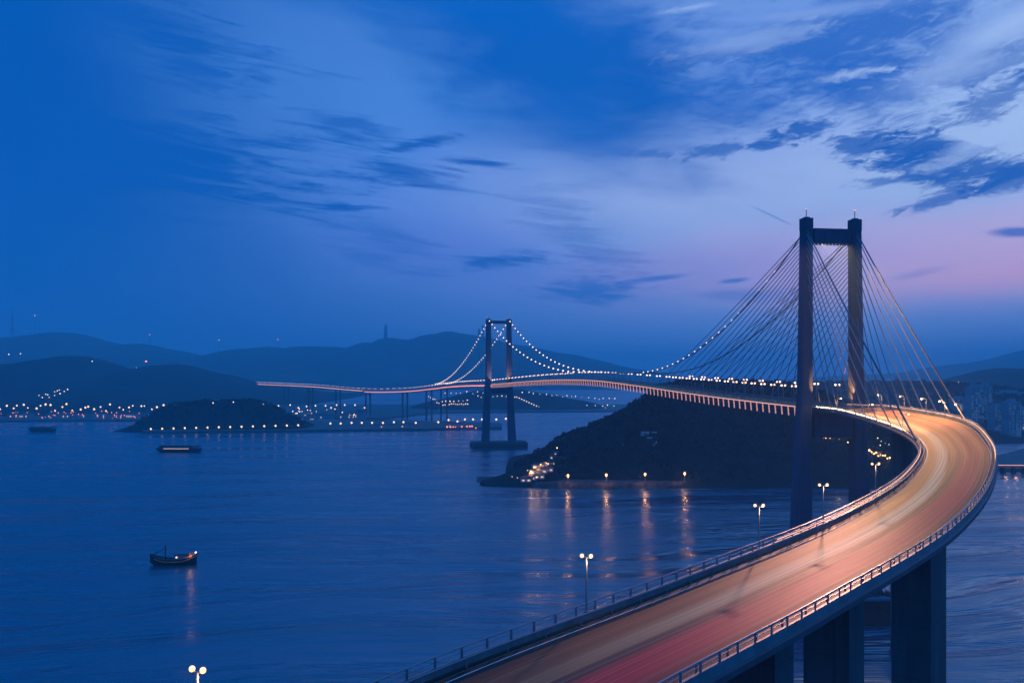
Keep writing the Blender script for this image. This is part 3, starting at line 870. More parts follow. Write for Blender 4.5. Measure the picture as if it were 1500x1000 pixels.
htown = hill('shore_slope', [(-400, 560), (-100, 572), (0, 582), (100, 585), (200, 590), (300, 597), (420, 600), (540, 603), (640, 606)], 1900, 500, 400, 'soil', 120, 20, .08, 23)
def slab(name, pts, z0, z1, m, kind='structure'):
    b = MB(); n = len(pts)
    b.face([(p[0], p[1], z1) for p in pts], m)
    for i in range(n):
        a, c_ = pts[i], pts[(i + 1) % n]
        b.face([(a[0], a[1], z0), (c_[0], c_[1], z0), (c_[0], c_[1], z1), (a[0], a[1], z1)], m)
    o = b.build(name); tag(o, kind=kind); return o
def wx(x, D): return ((x - CX) / F * D, D)
slab('quay', [wx(210, 1145), wx(420, 1165), wx(530, 1185), wx(618, 1195), wx(640, 1210), wx(700, 1218), wx(735, 1230), wx(735, 1330), wx(560, 1420), wx(200, 1300)], -1, 3.2, 'quay')
slab('shore', [wx(-300, 1420), wx(0, 1412), wx(100, 1418), wx(200, 1425), wx(260, 1500), wx(560, 1480), wx(640, 1700), wx(905, 1760), wx(925, 1800), wx(925, 2100), wx(-300, 2100)], -1, 2.4, 'quay')
slab('shore', [wx(1385, 714), wx(1950, 705), (1400, 900), (520, 900)], -1, 2.2, 'quay')
# near promontory
PP = [(688, 714), (705, 706), (730, 699), (762, 684), (800, 664), (826, 648), (842, 643), (868, 636), (892, 622), (915, 610), (945, 592), (968, 577), (990, 571), (1040, 566), (1100, 566), (1150, 572), (1200, 585), (1240, 600), (1290, 618), (1340, 650), (1372, 690), (1390, 712)]
hprom = hill('promontory', PP, 690, 86, 200, 'soil', 260, 60, .12, 29, jag=.03, front_pow=.8)
hill('promontory_tip', [(686, 717), (698, 710), (712, 703), (730, 697), (750, 689), (770, 682), (788, 675), (806, 680), (826, 700), (846, 717)], 634, 26, 46, 'soil', 70, 24, .15, 41, jag=.10)
# its stony shore ledge
b = MB(); rings = []
lx = [698 + i * 6 for i in range(0, 95)]
for x in lx:
    jn = 2.5 * fbm(x * .11, 3.1, 2) * 2
    D0 = interp([(698, 640), (740, 628), (800, 608), (900, 604), (1000, 612), (1100, 640), (1262, 690)], x) + jn
    hz = interp([(698, .2), (735, .9), (790, 3.4), (830, 4.2), (1262, 4.0)], x)
    X0 = (x - CX) / F * D0
    rings.append([(X0, D0 - 2, -1), (X0, D0, hz * .55 + jn * .15), (X0, D0 + 2, hz), (X0 * 1.02, D0 + 26 + jn, hz + .3), (X0 * 1.05, D0 + 70, hz - 2)])
b.quadstrip(rings, 'rock'); tag(b.build('rocky_shore'), kind='structure')
hplat2 = hill('right_shore', [(1180, 690), (1230, 668), (1270, 655), (1330, 650), (1400, 655), (1440, 668), (1500, 672), (1700, 672), (1900, 690)], 900, 150, 200, 'soil', 90, 20, .06, 31)
hmid = hill('middle_hill', [(1150, 640), (1190, 628), (1250, 618), (1320, 615), (1400, 618), (1470, 640), (1560, 660)], 1120, 160, 220, 'soil', 90, 20, .08, 37, jag=.04)

# woods on the promontory: leaf clumps in one mass
def wood(name, hf, n, xr, yr, size, cond=None, seed=5, m='leaf'):
    rnd = random.Random(seed); b = MB(); k = b.k(m)
    c_ = 0; tries = 0
    while c_ < n and tries < n * 6:
        tries += 1
        X = rnd.uniform(*xr); Y = rnd.uniform(*yr); z = hf(X, Y)
        if z < 4 or (cond and not cond(X, Y, z)): continue
        r = rnd.uniform(*size) * (1 + .6 * vnoise(X / 18, Y / 18, 3)) * min(1, .3 + z / 40); c_ += 1
        for q in range(14):
            a = rnd.uniform(0, 2 * math.pi); e = rnd.uniform(-.4, 1.2); rr = r * rnd.uniform(.45, 1)
            p = Vector((X + rr * math.cos(a) * math.cos(e), Y + rr * math.sin(a) * math.cos(e), z + r * .3 + rr * .8 * math.sin(e)))
            u = Vector((rnd.uniform(-1, 1), rnd.uniform(-1, 1), rnd.uniform(-1, 1))).normalized(); v = u.orthogonal().normalized(); h = r * rnd.uniform(.28, .5)
            b0 = len(b.v); b.v += [tuple(p + u * h), tuple(p + v * h * .8), tuple(p - u * h), tuple(p - v * h)]
            b.f.append((b0, b0 + 1, b0 + 2, b0 + 3)); b.mi.append(k)
    return tag(b.build(name), kind='stuff')
wood('woodland', hprom, 4600, (-30, 330), (608, 735), (1.5, 4.6))
wood('island_woodland', hisl, 700, (-545, -270), (1170, 1260), (1.4, 3.0), seed=6)
wood('plateau_woodland', hplat, 1800, (440, 900), (1250, 1540), (2.5, 5), seed=8)

# distinct trees along the promontory's skyline
tb = {}
def tree(X, Y, z, h, label, group, seed):
    rnd = random.Random(seed); T = empty('hillside_tree', (X, Y, z - .3))
    b = MB(); b.tube([(0, 0, 0), (.1 * h * .1, 0, h * .35), (0, .05, h * .7)], h * .035, 'bark', 6, r2=h * .012)
    for q in range(4):
        a = rnd.uniform(0, 6.28); b.tube([(0, 0, h * (.3 + .1 * q)), (math.cos(a) * h * .2, math.sin(a) * h * .2, h * (.5 + .1 * q))], h * .014, 'bark', 4, r2=h * .005)
    b.build('trunk', T)
    b = MB(); k = b.k('leaf')
    cl = [(rnd.uniform(-.28, .28) * h, rnd.uniform(-.28, .28) * h, h * rnd.uniform(.42, .9), h * rnd.uniform(.12, .22)) for _ in range(9)]
    for cx_, cy_, cz_, r in cl:
        for q in range(46):
            u = Vector((rnd.gauss(0, 1), rnd.gauss(0, 1), rnd.gauss(0, 1))).normalized(); p = Vector((cx_, cy_, cz_)) + u * r * rnd.uniform(.5, 1)
            a = Vector((rnd.gauss(0, 1), rnd.gauss(0, 1), rnd.gauss(0, 1))).normalized(); v = a.orthogonal().normalized(); hh = h * .035
            b0 = len(b.v); b.v += [tuple(p + a * hh), tuple(p + v * hh), tuple(p - a * hh), tuple(p - v * hh)]; b.f.append((b0, b0 + 1, b0 + 2, b0 + 3)); b.mi.append(k)
    b.build('crown', T)
    return tag(T, label, 'tree', group)
for i, x in enumerate([768, 790, 812, 828, 838, 848, 862, 872, 884, 898, 912, 930, 950, 966, 978, 990, 1006]):
    X = (x - CX) / F * 690; z = hprom(X, 690)
    tree(X, 690, z, 5.5 + 3.5 * hashn(i, 3), 'dark bushy tree on the skyline of the wooded promontory', 'trees along the promontory skyline', 100 + i)

# ------------------------------------------------------------------ shore lamps and towns
def lamp_set(name, m, h, r, label, cat_, group, pts, pole_r=.12):
    b = MB(); b.tube([(0, 0, 0), (0, 0, h)], pole_r, 'pole', 5); b.ball((0, 0, h), r, m, 8, 5)
    pr = b.build(name); f_ = True
    for p in pts:
        o = pr if f_ else pr.copy()
        if not f_: col.objects.link(o)
        f_ = False; o.location = p[:3]
        if len(p) > 3: o.scale = (p[3],) * 3
        tag(o, label, cat_, group)
def on(x, y, D, h):
    """base point for a lamp of height h whose globe shows at (x, y) at depth D"""
    p = W(x, y, D); return (p.x, p.y, p.z - h)
rnd = random.Random(21)
# a row of lamps on the quay in front of the island
lamp_set('quay_lamp', 'bulb_shore', 7.0, 1.25, 'white lamp in the evenly spaced row on the quay below the island', 'street lamp', 'row of lamps along the island quay',
         [on(221 + i * 16.6, 628 - i * .42, 1165, 7.0) for i in range(14)])
lamp_set('pier_lamp', 'bulb_shore', 9.0, 1.3, 'white lamp in the row on the harbour quay between island and far tower', 'street lamp', 'row of lamps along the harbour quay',
         [on(x, y, 1205, 9.0) for x, y in ((484, 620), (499, 620), (515, 619), (530, 619), (545, 619), (561, 619), (577, 618), (591, 618), (609, 619), (642, 618), (657, 615), (670, 617), (681, 614), (693, 614), (706, 614), (727, 614), (741, 613))])
lamp_set('harbour_lamp', 'bulb_shore', 10, 1.25, 'tall white lamp over the harbour yard behind the island', 'street lamp', 'lamps over the harbour yard',
         [on(x, y, 1480, 10) for x, y in ((408, 594), (425, 593), (437, 597), (449, 595), (462, 594), (477, 594), (485, 597), (493, 593), (505, 593), (520, 593), (530, 600), (415, 604), (534, 597))])
# lit town on the left
pts = []
for i in range(30):
    x = 2 + i * 8.1 + rnd.uniform(-3, 3); pts.append(on(x, 599 + rnd.uniform(-5, 4) - x * .008, 1560, 9) + (rnd.uniform(.8, 1.35),))
lamp_set('town_lamp', 'bulb_shore', 9, 1.35, 'glowing lamp among the waterfront lights at the far left', 'street lamp', 'lamps along the left waterfront', pts)
pts = [on(x, y + rnd.uniform(-1, 1), 1900, 7) + (rnd.uniform(.7, 1.1),) for x, y in [(28, 589), (40, 586), (52, 585), (57, 577), (62, 583), (67, 576), (72, 580), (80, 573), (80, 578), (87, 571), (88, 576), (94, 572), (99, 571), (16, 594), (25, 600), (31, 598), (70, 577), (84, 572)]]
lamp_set('hill_lamp', 'bulb_white', 7, 1.25, 'small white lamp climbing the dark slope above the left town', 'street lamp', 'lamps up the left slope', pts)
pts = []
for i in range(48):
    x = rnd.uniform(0, 240); pts.append(on(x, rnd.uniform(601, 611), 1450, 4) + (rnd.uniform(.5, .9),))
lamp_set('window_lamp', 'bulb_red', 4, .9, 'tiny reddish light low on the left waterfront', 'lamp', 'reddish lights on the left waterfront', pts)
# lights on the harbour hillside behind the far tower
pts = []
for y0, x0, x1, st_, tilt in ((575, 652, 745, 7, -.02), (574, 765, 905, 8.2, .075), (587, 648, 700, 6, 0), (590, 720, 905, 9.5, .02), (597, 655, 745, 9, 0), (601, 762, 900, 13, -.03), (580, 700, 760, 6, 0)):
    x = x0
    while x < x1:
        p = W(x, y0 + tilt * (x - x0) + rnd.uniform(-1, 1), 1900)
        pts.append((p.x, p.y, p.z - 6, rnd.uniform(.55, 1.1))); x += st_ * rnd.uniform(.7, 1.3)
for i in range(16): 
    p = W(757 + i * 3.6, 581 + i * 1.65, 1830); pts.append((p.x, p.y, p.z - 6, .95))
lamp_set('slope_lamp', 'bulb_white', 6, 1.15, 'small white lamp on the hillside behind the far tower', 'street lamp', 'lamps on the hillside behind the far tower', pts)
pts = []
for i in range(20):
    p = W(628 + i * 3.0, 582 + min(i, 7) * 1.3 + rnd.uniform(-3, 3) * (1 - i / 20), 1650); pts.append((p.x, p.y, p.z - 6, rnd.uniform(.6, 1)))
lamp_set('village_lamp', 'bulb_shore', 6, 1.1, 'warm lamp in the cluster left of the far tower', 'street lamp', 'lamps in the village left of the far tower', pts)
pts = []
for x0, x1, y in ((528, 618, 632), (655, 680, 626), (684, 700, 625)):
    x = x0
    while x < x1: p = W(x, y + rnd.uniform(-2, 1), 1215); pts.append((p.x, p.y, p.z - 3, rnd.uniform(.6, 1.2))); x += rnd.uniform(3, 6)
lamp_set('dock_lamp', 'bulb_red', 3, .95, 'reddish light on the low dock near the water', 'lamp', 'reddish lights on the dock', pts)
pts = []
for i in range(34):
    p = W(412 + rnd.random() * 125, 600 + rnd.uniform(-2, 9), 1450); pts.append((p.x, p.y, p.z - 3, rnd.uniform(.5, .9)))
lamp_set('yard_lamp', 'bulb', 3, .95, 'small light down in the harbour yard', 'lamp', 'small lights in the harbour yard', pts)
# orange lamps on the promontory shore
b = MB(); b.tube([(0, 0, 0), (0, 0, 5)], .12, 'pole', 6); b.build
sh = empty('shore_lamp')
b = MB(); b.tube([(0, 0, 0), (0, 0, 5.5)], .14, 'pole', 6); b.build('pole', sh)
b = MB(); b.ball((0, 0, 5.9), .75, 'bulb_orange', 10, 6); b.build('lamp_globe', sh)
sh_lab = ['orange lamp at the leftmost of four on the promontory shore', 'orange lamp second from the left on the promontory shore', 'orange lamp third from the left on the promontory shore', 'orange lamp rightmost of four on the promontory shore']
for i, (x, y, D, pw) in enumerate(((832, 696, 606, 3500), (888, 695, 605, 3500), (945, 694, 607, 3000), (1003, 693, 611, 2600))):
    o = sh if i == 0 else copy_tree(sh)
    p = W(x, y, D); o.location = (p.x, p.y, p.z - 5.9); tag(o, sh_lab[i], 'street lamp', 'orange lamps along the promontory shore')
    add_light('lamp_light', (0, -.5, 4.9), pw * .4, (1, .42, .12), o, .5)

tip_h = HILLS['promontory_tip']
def hit(x, y, d0=590):
    D = d0
    while D < 720:
        p = W(x, y, D)
        if p.z <= max(hprom(p.x, D), tip_h(p.x, D) if p.x < 36 else -1, .5): return p
        D += 1
    return W(x, y, 640)
# houses of the lit hamlet on the promontory's tip
def house(name, X, Y, z, sx, sy, h, rz, label, group, lit=True, pale=False, wm='window_lit', rows=1, prob=1):
    H = empty(name, (X, Y, z), rz)
    b = MB(); b.box((0, 0, 0), (sx, sy, h), 'facade_pale' if pale else 'facade'); b.build('wall', H)
    b = MB(); hr = h * .35
    b.face([(-sx / 2 - .4, -sy / 2 - .4, h), (sx / 2 + .4, -sy / 2 - .4, h), (sx / 2 - sy * .2, 0, h + hr), (-sx / 2 + sy * .2, 0, h + hr)], 'roof')
    b.face([(sx / 2 + .4, sy / 2 + .4, h), (-sx / 2 - .4, sy / 2 + .4, h), (-sx / 2 + sy * .2, 0, h + hr), (sx / 2 - sy * .2, 0, h + hr)], 'roof')
    b.face([(sx / 2 + .4, -sy / 2 - .4, h), (sx / 2 + .4, sy / 2 + .4, h), (sx / 2 - sy * .2, 0, h + hr)], 'roof')
    b.face([(-sx / 2 - .4, sy / 2 + .4, h), (-sx / 2 - .4, -sy / 2 - .4, h), (-sx / 2 + sy * .2, 0, h + hr)], 'roof')
    b.face([(-sx / 2 - .4, -sy / 2 - .4, h), (-sx / 2 - .4, sy / 2 + .4, h), (sx / 2 + .4, sy / 2 + .4, h), (sx / 2 + .4, -sy / 2 - .4, h)], 'roof')
    b.build('roof', H)
    n = max(2, int(sx / 3.2))
    for r_ in range(rows):
        for i in range(n):
            if prob < 1 and hashn(i, X, 5) > prob: continue
            b = MB(); b.box((-sx / 2 + (i + .5) * sx / n, -sy / 2 - .05, h * (.28 + r_ * .34)), (sx / n * .5, .12, h / rows * .34), wm); b.build('window', H)
    return tag(H, label, 'house', group)
for i, (x, y, D) in enumerate(((779, 698, 622), (790, 696, 624), (783, 690, 632), (794, 688, 636), (802, 686, 640), (786, 682, 646), (797, 680, 650), (808, 677, 652), (811, 668, 668), (817, 663, 674), (770, 701, 620), (822, 672, 660))):
    p = hit(x, y + 3)
    house('hamlet_house', p.x, p.y, p.z - .8, rnd.uniform(5, 8), 5, 3.2, rnd.uniform(-.3, .3), 'small lit house among those on the tip of the promontory', 'houses on the promontory tip')
def onhit(x, y, h, s_):
    p = hit(x, y + 5); return (p.x, p.y - .5, p.z - .2, s_)
pts = [onhit(x, y, 4, s_) for x, y, D, s_ in ((776, 694, 621, .8), (782, 686, 630, .9), (792, 683, 640, 1), (803, 681, 645, .9), (816, 658, 676, 1), (809, 664, 668, .8), (800, 690, 632, .8), (786, 700, 620, .8), (773, 688, 640, .6), (765, 697, 634, .5), (758, 698, 634, .5), (750, 696, 634, .45))]
lamp_set('hamlet_lamp', 'bulb_orange', 4, .42, 'small warm lamp between the houses on the promontory tip', 'street lamp', 'lamps among the promontory houses', pts)
for x, y, D, pw in ((778, 696, 622, 900), (788, 690, 622, 900), (800, 682, 634, 900), (813, 666, 664, 900)):
    p = hit(x, y); add_light('hamlet_glow', p + Vector((0, -3, 2.5)), pw, (1, .5, .2), None, .5)
# white terraces on the promontory slope
for i, (x, y, w_) in enumerate(((950, 632, 24), (955, 640, 16), (958, 646, 11), (910, 647, 5))):
    p = hit(x, y + 2)
    b = MB(); T = empty('hillside_villa', p)
    b = MB(); b.box((0, 0, -2), (w_ * .5, 6, 3.2), 'facade'); b.build('wall', T)
    b = MB(); b.box((0, -3.06, .1), (w_ * .46, .1, .5), 'window_dim'); b.build('window', T)
    tag(T, ['long low villa highest on the dark promontory slope', 'low villa just below the longest one on the dark slope', 'smallest of three stacked low villas on the dark slope', 'tiny hut left of the villas on the dark slope'][i], 'house')

# harbour sheds behind the island and elsewhere
for i, (x, y, D, w_, h) in enumerate(((430, 604, 1440, 30, 6), (470, 604, 1450, 46, 7), (505, 604, 1460, 34, 7), (528, 602, 1450, 16, 12), (440, 612, 1420, 60, 4), (560, 627, 1225, 30, 4), (600, 626, 1225, 22, 5), (668, 624, 1235, 26, 5), (30, 606, 1470, 36, 8), (90, 606, 1470, 44, 8), (140, 605, 1470, 36, 9), (190, 604, 1475, 40, 8), (225, 602, 1480, 26, 8))):
    p = W(x, y, D); p.z = 2.4
    places = ['first shed behind the island at its right end', 'long shed in the harbour yard, second from the left', 'third shed in the harbour yard', 'tall narrow shed at the right end of the harbour yard', 'lowest and longest shed on the harbour yard edge', 'low shed on the dock under the far viaduct', 'second low shed on the dock under the far viaduct', 'shed on the dock just left of the far tower', 'leftmost shed on the left waterfront', 'second shed from the left on the left waterfront', 'middle shed on the left waterfront', 'fourth shed on the left waterfront', 'shed nearest the island on the left waterfront']
    house('harbour_shed', p.x, p.y, p.z, w_, 14, h, 0, places[i], None, wm='window_lit', prob=.3)

# masts and beacons on the ridges
def mast(x, ytop, ybase, D, label, r=.6, light=True, lattice=False):
    p = W(x, ybase, D); q = W(x, ytop, D); h = q.z - p.z + 12; T = empty('radio_mast', (p.x, p.y, p.z - 12))
    b = MB()
    if lattice:
        for a in range(3):
            an = a * 2.094; b.tube([(math.cos(an) * r * 2.6, math.sin(an) * r * 2.6, 0), (math.cos(an) * r, math.sin(an) * r, h)], r * .35, 'cable', 4)
        for k_ in range(9):
            z = h * k_ / 9; rr = r * (2.6 - 1.6 * k_ / 9)
            ps = [(math.cos(a * 2.094) * rr, math.sin(a * 2.094) * rr, z + (h / 9 if a % 2 else 0)) for a in range(4)]
            b.tube(ps, r * .22, 'cable', 4)
        b.box((0, 0, h * .45), (r * 5, r * 5, h * .06), 'cable'); b.box((0, 0, h * .72), (r * 4, r * 4, h * .04), 'cable')
    else:
        b.tube([(0, 0, 0), (0, 0, h)], r, 'cable', 5, r2=r * .5)
    b.build('mast_shaft', T)
    if light: b = MB(); b.ball((0, 0, h), 3.6 if D > 4000 else 2.0, 'bulb_red', 8, 5); b.build('beacon', T)
    tag(T, label, 'mast')
mast(18, 455, 505, 5200, 'tall dark lattice mast at the far left, without a light', 3, False, True)
mast(51, 462, 492, 5300, 'second mast from the left on the ridge, red beacon on top', 1.6)
mast(219, 490, 506, 5500, 'short mast with beacon above the dip of the left ridge', 1.6)
mast(321, 498, 520, 5500, 'thin mast with beacon on the saddle of the far ridge', 1.6)
mast(337, 506, 517, 5500, 'short thin mast without light on the far ridge', 1.3, False)
mast(407, 497, 512, 5500, 'mast with beacon beside the lit hilltop station', 1.8)
# pagoda-like hilltop tower
p = W(565, 497, 5500); q = W(565, 472, 5500); h = q.z - p.z + 14; T = empty('hilltop_tower', (p.x, p.y, p.z - 14))
b = MB(); r0 = 11; z = 0
for k_ in range(6):
    hh = h * .14; b.box((0, 0, z), (r0 * 2, r0 * 2, hh * .8), 'facade'); b.box((0, 0, z + hh * .8), (r0 * 2.5, r0 * 2.5, hh * .2), 'roof'); z += hh; r0 *= .9
b.build('tower_body', T); b = MB(); b.tube([(0, 0, z), (0, 0, h)], 3, 'cable', 6, r2=.6); b.build('spire', T)
tag(T, 'tiered hilltop tower with a spire on the far ridge left of the bridge', 'tower')
# lit station
p = W(418, 513, 5300); house('hilltop_station', p.x, p.y, p.z - 8, 36, 14, 10, 0, 'small lit station on the far ridge beside a mast', None, pale=True, wm='window_lit')
p = W(214, 538, 2500); T = empty('hilltop_lookout', (p.x, p.y, p.z - 6))
b = MB(); b.box((0, 0, 0), (9, 9, 14), 'facade', 0, (6, 6, 0, 0)); b.build('wall', T); b = MB(); b.ball((0, 0, 23), 3.4, 'bulb_red', 8, 6, .6); b.tube([(0, 0, 14), (0, 0, 22)], .8, 'cable', 5); b.build('beacon', T)
tag(T, 'little lookout with a red light on the middle left ridge', 'tower')
lamp_set('ridge_lamp', 'bulb_white', 5, 1.7, 'single white lamp on the middle left ridge', 'street lamp', 'lamps on the left ridges', [on(x, y, 2500, 5) for x, y in ((200, 539), (211, 540), (223, 537), (135, 529), (13, 519), (30, 518))])
lamp_set('island_lamp', 'bulb_white', 4, 1.0, 'single white lamp on top of the wooded island', 'street lamp', 'lamps on top of the island', [on(x, y, 1225, 4) for x, y in ((312, 590), (342, 589), (257, 593), (386, 592), (391, 595), (396, 598))])
# twin slim block behind the far tower
p = W(704, 500, 3400); T = empty('slim_block', (p.x, p.y, 0))
b = MB(); b.box((-6, 0, 30), (8, 10, p.z + 48 - 30), 'facade'); b.box((9, 0, 30), (7, 10, p.z + 62 - 30), 'facade'); b.build('wall', T); tag(T, 'pair of slim tall slabs standing behind the far bridge tower', 'building')

# ------------------------------------------------------------------ right-hand city
def block(x0, x1, ytop, D, label, wm='window_dim', cols=6, rows=14, ybase=690):
    a = W(x0, ytop, D); c_ = W(x1, ytop, D); w_ = c_.x - a.x; h = a.z
    T = empty('tower_block', ((a.x + c_.x) / 2, D, 0))
    b = MB(); b.box((0, 0, 0), (w_, 18, h), 'facade'); b.box((0, 0, h), (w_ * .5, 8, 3), 'facade'); b.build('wall', T)
    rr = random.Random(int(x0))
    b = MB()
    for r_ in range(rows):
        for k_ in range(cols):
            if rr.random() < .3: continue
            m_ = 'win_glass' if rr.random() < .35 else wm
            if rr.random() < .015: m_ = 'window_lit'
            b.box((-w_ / 2 + (k_ + .5) * w_ / cols, -9.06, h * (.06 + .9 * r_ / rows)), (w_ / cols * .55, .16, h / rows * .45), m_)
    o = b.build('window_grid', T)
    b = MB()
    for k_ in range(3): b.box((-w_ / 2 + (k_ + .5) * w_ / 3, -9.5, h * .03), (.5, 1.0, h * .95), 'facade')
    b.build('balcony_fin', T)
    tag(T, label, 'tower block')
block(1418, 1436, 566, 1180, 'slim tower block just right of the bend, lower of the pair')
block(1437, 1449, 563, 1200, 'narrow tower block left of the patterned one')
block(1452, 1470, 594, 1120, 'mid-height tower block between the slim pair and the patterned one')
block(1472, 1490, 588, 1080, 'tower block with a visible grid of windows near the right edge', cols=7, rows=20)
block(1491, 1520, 598, 1130, 'broad block cut by the right edge of the picture')
block(1394, 1414, 583, 1250, 'dim tower block rising behind the outer kerb of the bend')
block(1455, 1500, 574, 1350, 'wide pale slab standing behind the patterned tower block', rows=10, cols=12)
block(1530, 1560, 580, 1150, 'tower block outside the right edge')
block(1580, 1620, 600, 1100, 'low wide block outside the right edge')
lamp_set('city_lamp', 'bulb_shore', 5, .75, 'warm lamp at the foot of the right-hand tower blocks', 'street lamp', 'lamps at the foot of the right-hand city', [on(x, y, 860, 5) + (s_,) for x, y, s_ in ((1475, 672, 1), (1482, 676, .8), (1487, 673, .6), (1473, 680, .6), (1489, 682, .7), (1498, 677, 1.1), (1479, 679, .6), (1494, 679, .5), (1462, 683, .5), (1404, 555, .4))])
# low causeway
cz = 6.5; CW = empty('causeway', (500, 720, 0)); 
A = Vector(wx(1400, 700) + (0,)); B_ = Vector(wx(1900, 690) + (0,)); dd = (B_ - A).normalized(); rz = math.atan2(dd.y, dd.x); L = (B_ - A).length; mid_ = (A + B_) / 2
CW.location = mid_; CW.rotation_euler = (0, 0, rz)
b = MB(); b.box((0, 0, cz - 1.6), (L, 10, 1.6), 'concrete'); b.build('deck', CW)
b = MB(); b.tube([(-L / 2, -5.1, cz + .4), (L / 2, -5.1, cz + .4)], .2, 'strip_warm', 5); b.build('edge_light_strip', CW)
for i in range(int(L / 8)):
    b = MB(); b.box((-L / 2 + 4 + i * 8, -1, -1), (1.6, 5, cz - .6), 'concrete'); b.build('pillar', CW)
tag(CW, 'low causeway on lit pillars at the right edge over the water', 'causeway')
for i in range(4):
    x = 1466 + i * 14; p = W(x, 700, 690); add_light('causeway_light', (p.x, p.y - 8, 3.5), 500, (1, .42, .22), None, .5)
# white domed halls on the skyline
for i, (x0, x1, y0, y1) in enumerate(((1285, 1297, 557, 562), (1302, 1316, 554, 563), (1318, 1340, 558, 563), (1342, 1354, 555, 563), (1360, 1372, 557, 562), (1386, 1396, 560, 566))):
    D = 1560; a = W(x0, y0, D); c_ = W(x1, y1, D); w_ = c_.x - a.x; T = empty('skyline_hall', ((a.x + c_.x) / 2, D, 50)); H_ = a.z - 50
    b = MB(); b.box((0, 0, 0), (w_, 20, H_ * .8), 'facade_pale'); b.build('wall', T)
    b = MB(); rings = []
    for j in range(9):
        t = j / 8; zz = H_ * .8 + H_ * .2 * math.sin(math.pi * t) ** .6
        rings.append([(-w_ / 2 + w_ * t, -10, zz), (-w_ / 2 + w_ * t, 10, zz)])
    b.quadstrip(rings, 'facade_pale'); b.build('roof', T)
    b = MB(); b.box((0, -10.06, H_ * .55), (w_ * .9, .12, 1.2), 'window_lit'); b.build('window', T)
    tag(T, ['small pale hall leftmost on the plateau skyline right of the near tower', 'domed pale hall second from left on the plateau skyline', 'longest pale hall on the plateau skyline', 'short pale hall right of the longest one on the skyline', 'pale hall behind the outermost bridge cable', 'small reddish hall rightmost on the plateau skyline'][i], 'hall')
# hillside crane
p = W(1414, 557, 1900); T = empty('hillside_crane', (p.x, p.y, p.z - 6)); b = MB()
b.tube([(0, 0, 0), (-3, 0, 16)], .5, 'cable', 5); b.tube([(-3, 0, 16), (3, 0, 18)], .4, 'cable', 5); b.tube([(7, 0, 0), (6, 0, 20)], .5, 'cable', 5); b.build('crane_boom', T); tag(T, 'small crane with two booms on the right-hand hillside', 'crane')

# lights seen under the bridge between the near tower's right leg and the bend
pts = [onhit(x, y, 4, s_) for x, y, s_ in ((1274, 639, 1), (1278, 642, .8), (1285, 643, .9), (1290, 646, .7), (1289, 652, .7), (1296, 648, .6), (1302, 650, .6), (1308, 648, .8), (1315, 647, .9), (1319, 646, .9), (1325, 645, 1.6), (1318, 652, .9), (1312, 651, .5))]
lamp_set('under_bridge_lamp', 'bulb_white', 4, .55, 'white lamp on the hillside seen under the bend beside the right leg', 'street lamp', 'white lamps seen under the bend', pts)
pts = [onhit(1273 + i * 3.3, 664 + i * .95 + rnd.uniform(-1.5, 1.5), 4, rnd.uniform(.7, 1.2)) for i in range(18)] + [onhit(1203 + i * 3.2, 637 + abs(math.sin(i)) * 4 + i * .3, 4, .7) for i in range(10)] + [onhit(1241, 654, 4, 1.4)]
lamp_set('promenade_lamp', 'bulb_orange', 4, .6, 'golden lamp on the shore road seen under the bend', 'street lamp', 'golden lamps of the shore road under the bend', pts)
for x, y, D, pw in ((1285, 668, 890, 5000), (1305, 674, 890, 5000), (1325, 679, 890, 4000), (1225, 642, 975, 4000)):
    p = hit(x, y); add_light('promenade_glow', p + Vector((0, -5, 3)), pw * .5, (1, .5, .15), None, .6)

# ------------------------------------------------------------------ boats
def hullmesh(L, wd, h, bow=.3, sheer=.5, n=14, m='hull'):
    b = MB(); rings = []
    for i in range(n + 1):
        t = i / n; x = -L / 2 + L * t
        f = min(1, (t / bow) ** .6 if t < bow else 1) * min(1, ((1 - t) / .18) ** .5 if t > .82 else 1); f = max(f, .04)
        zt = h * (1 + sheer * (abs(2 * t - 1) ** 2.4))
        zb = -.4 + (1.3 * h * (1 - t / .12) if t < .12 else 0) * .5
        w_ = wd / 2 * f
        rings.append([(x, -w_, zt), (x, -w_ * .85, zt * .45), (x, -w_ * .35, zb), (x, w_ * .35, zb), (x, w_ * .85, zt * .45), (x, w_, zt)])
    b.quadstrip(rings, m); b.quadstrip([[r[0], r[5]] for r in rings][::-1], 'deckwood') if False else None
    k = b.k(m)
    b0 = 0; b.f.append(tuple(range(6))); b.mi.append(k); e = n * 6; b.f.append(tuple(e + j for j in reversed(range(6)))); b.mi.append(k)
    return b, rings
p = W(254, 826, 368); FB = empty('fishing_boat', (p.x, p.y, 0), R(4))
b, rg = hullmesh(19, 5.4, 2.5, .3, .9, 18); b.build('hull', FB)
b = MB(); b.quadstrip([[(r[0][0], r[0][1] * .93, r[0][2] - .55), (r[5][0], r[5][1] * .93, r[5][2] - .55)] for r in rg], 'deckwood'); b.build('boat_deck', FB)
b = MB(); b.tube([(r[0][0], r[0][1] - .05, r[0][2] - .9 + .02) for r in rg[2:]], .17, 'hull_orange', 5); b.tube([(r[0][0], r[0][1], r[0][2]) for r in rg[14:]], .2, 'hull_orange', 5); b.build('rubbing_strake', FB)
b = MB(); b.tube([(-3.2, 0, 1.6), (-3.2, 0, 8.2)], .24, 'hull', 6); b.tube([(-3.2, 0, 6.6), (-8.4, 0, 4.2)], .12, 'hull', 5); b.tube([(-3.2, 0, 7.6), (-8.8, 0, 4.0)], .05, 'hull', 4); b.build('boat_mast', FB)
b = MB(); b.box((3.2, 0, 2.0), (5.2, 3.2, 2.0), 'cabin', 0, (4.8, 2.8, 0, 0)); b.box((3.2, 0, 4.02), (5.4, 3.4, .18), 'hull'); b.build('cabin', FB)
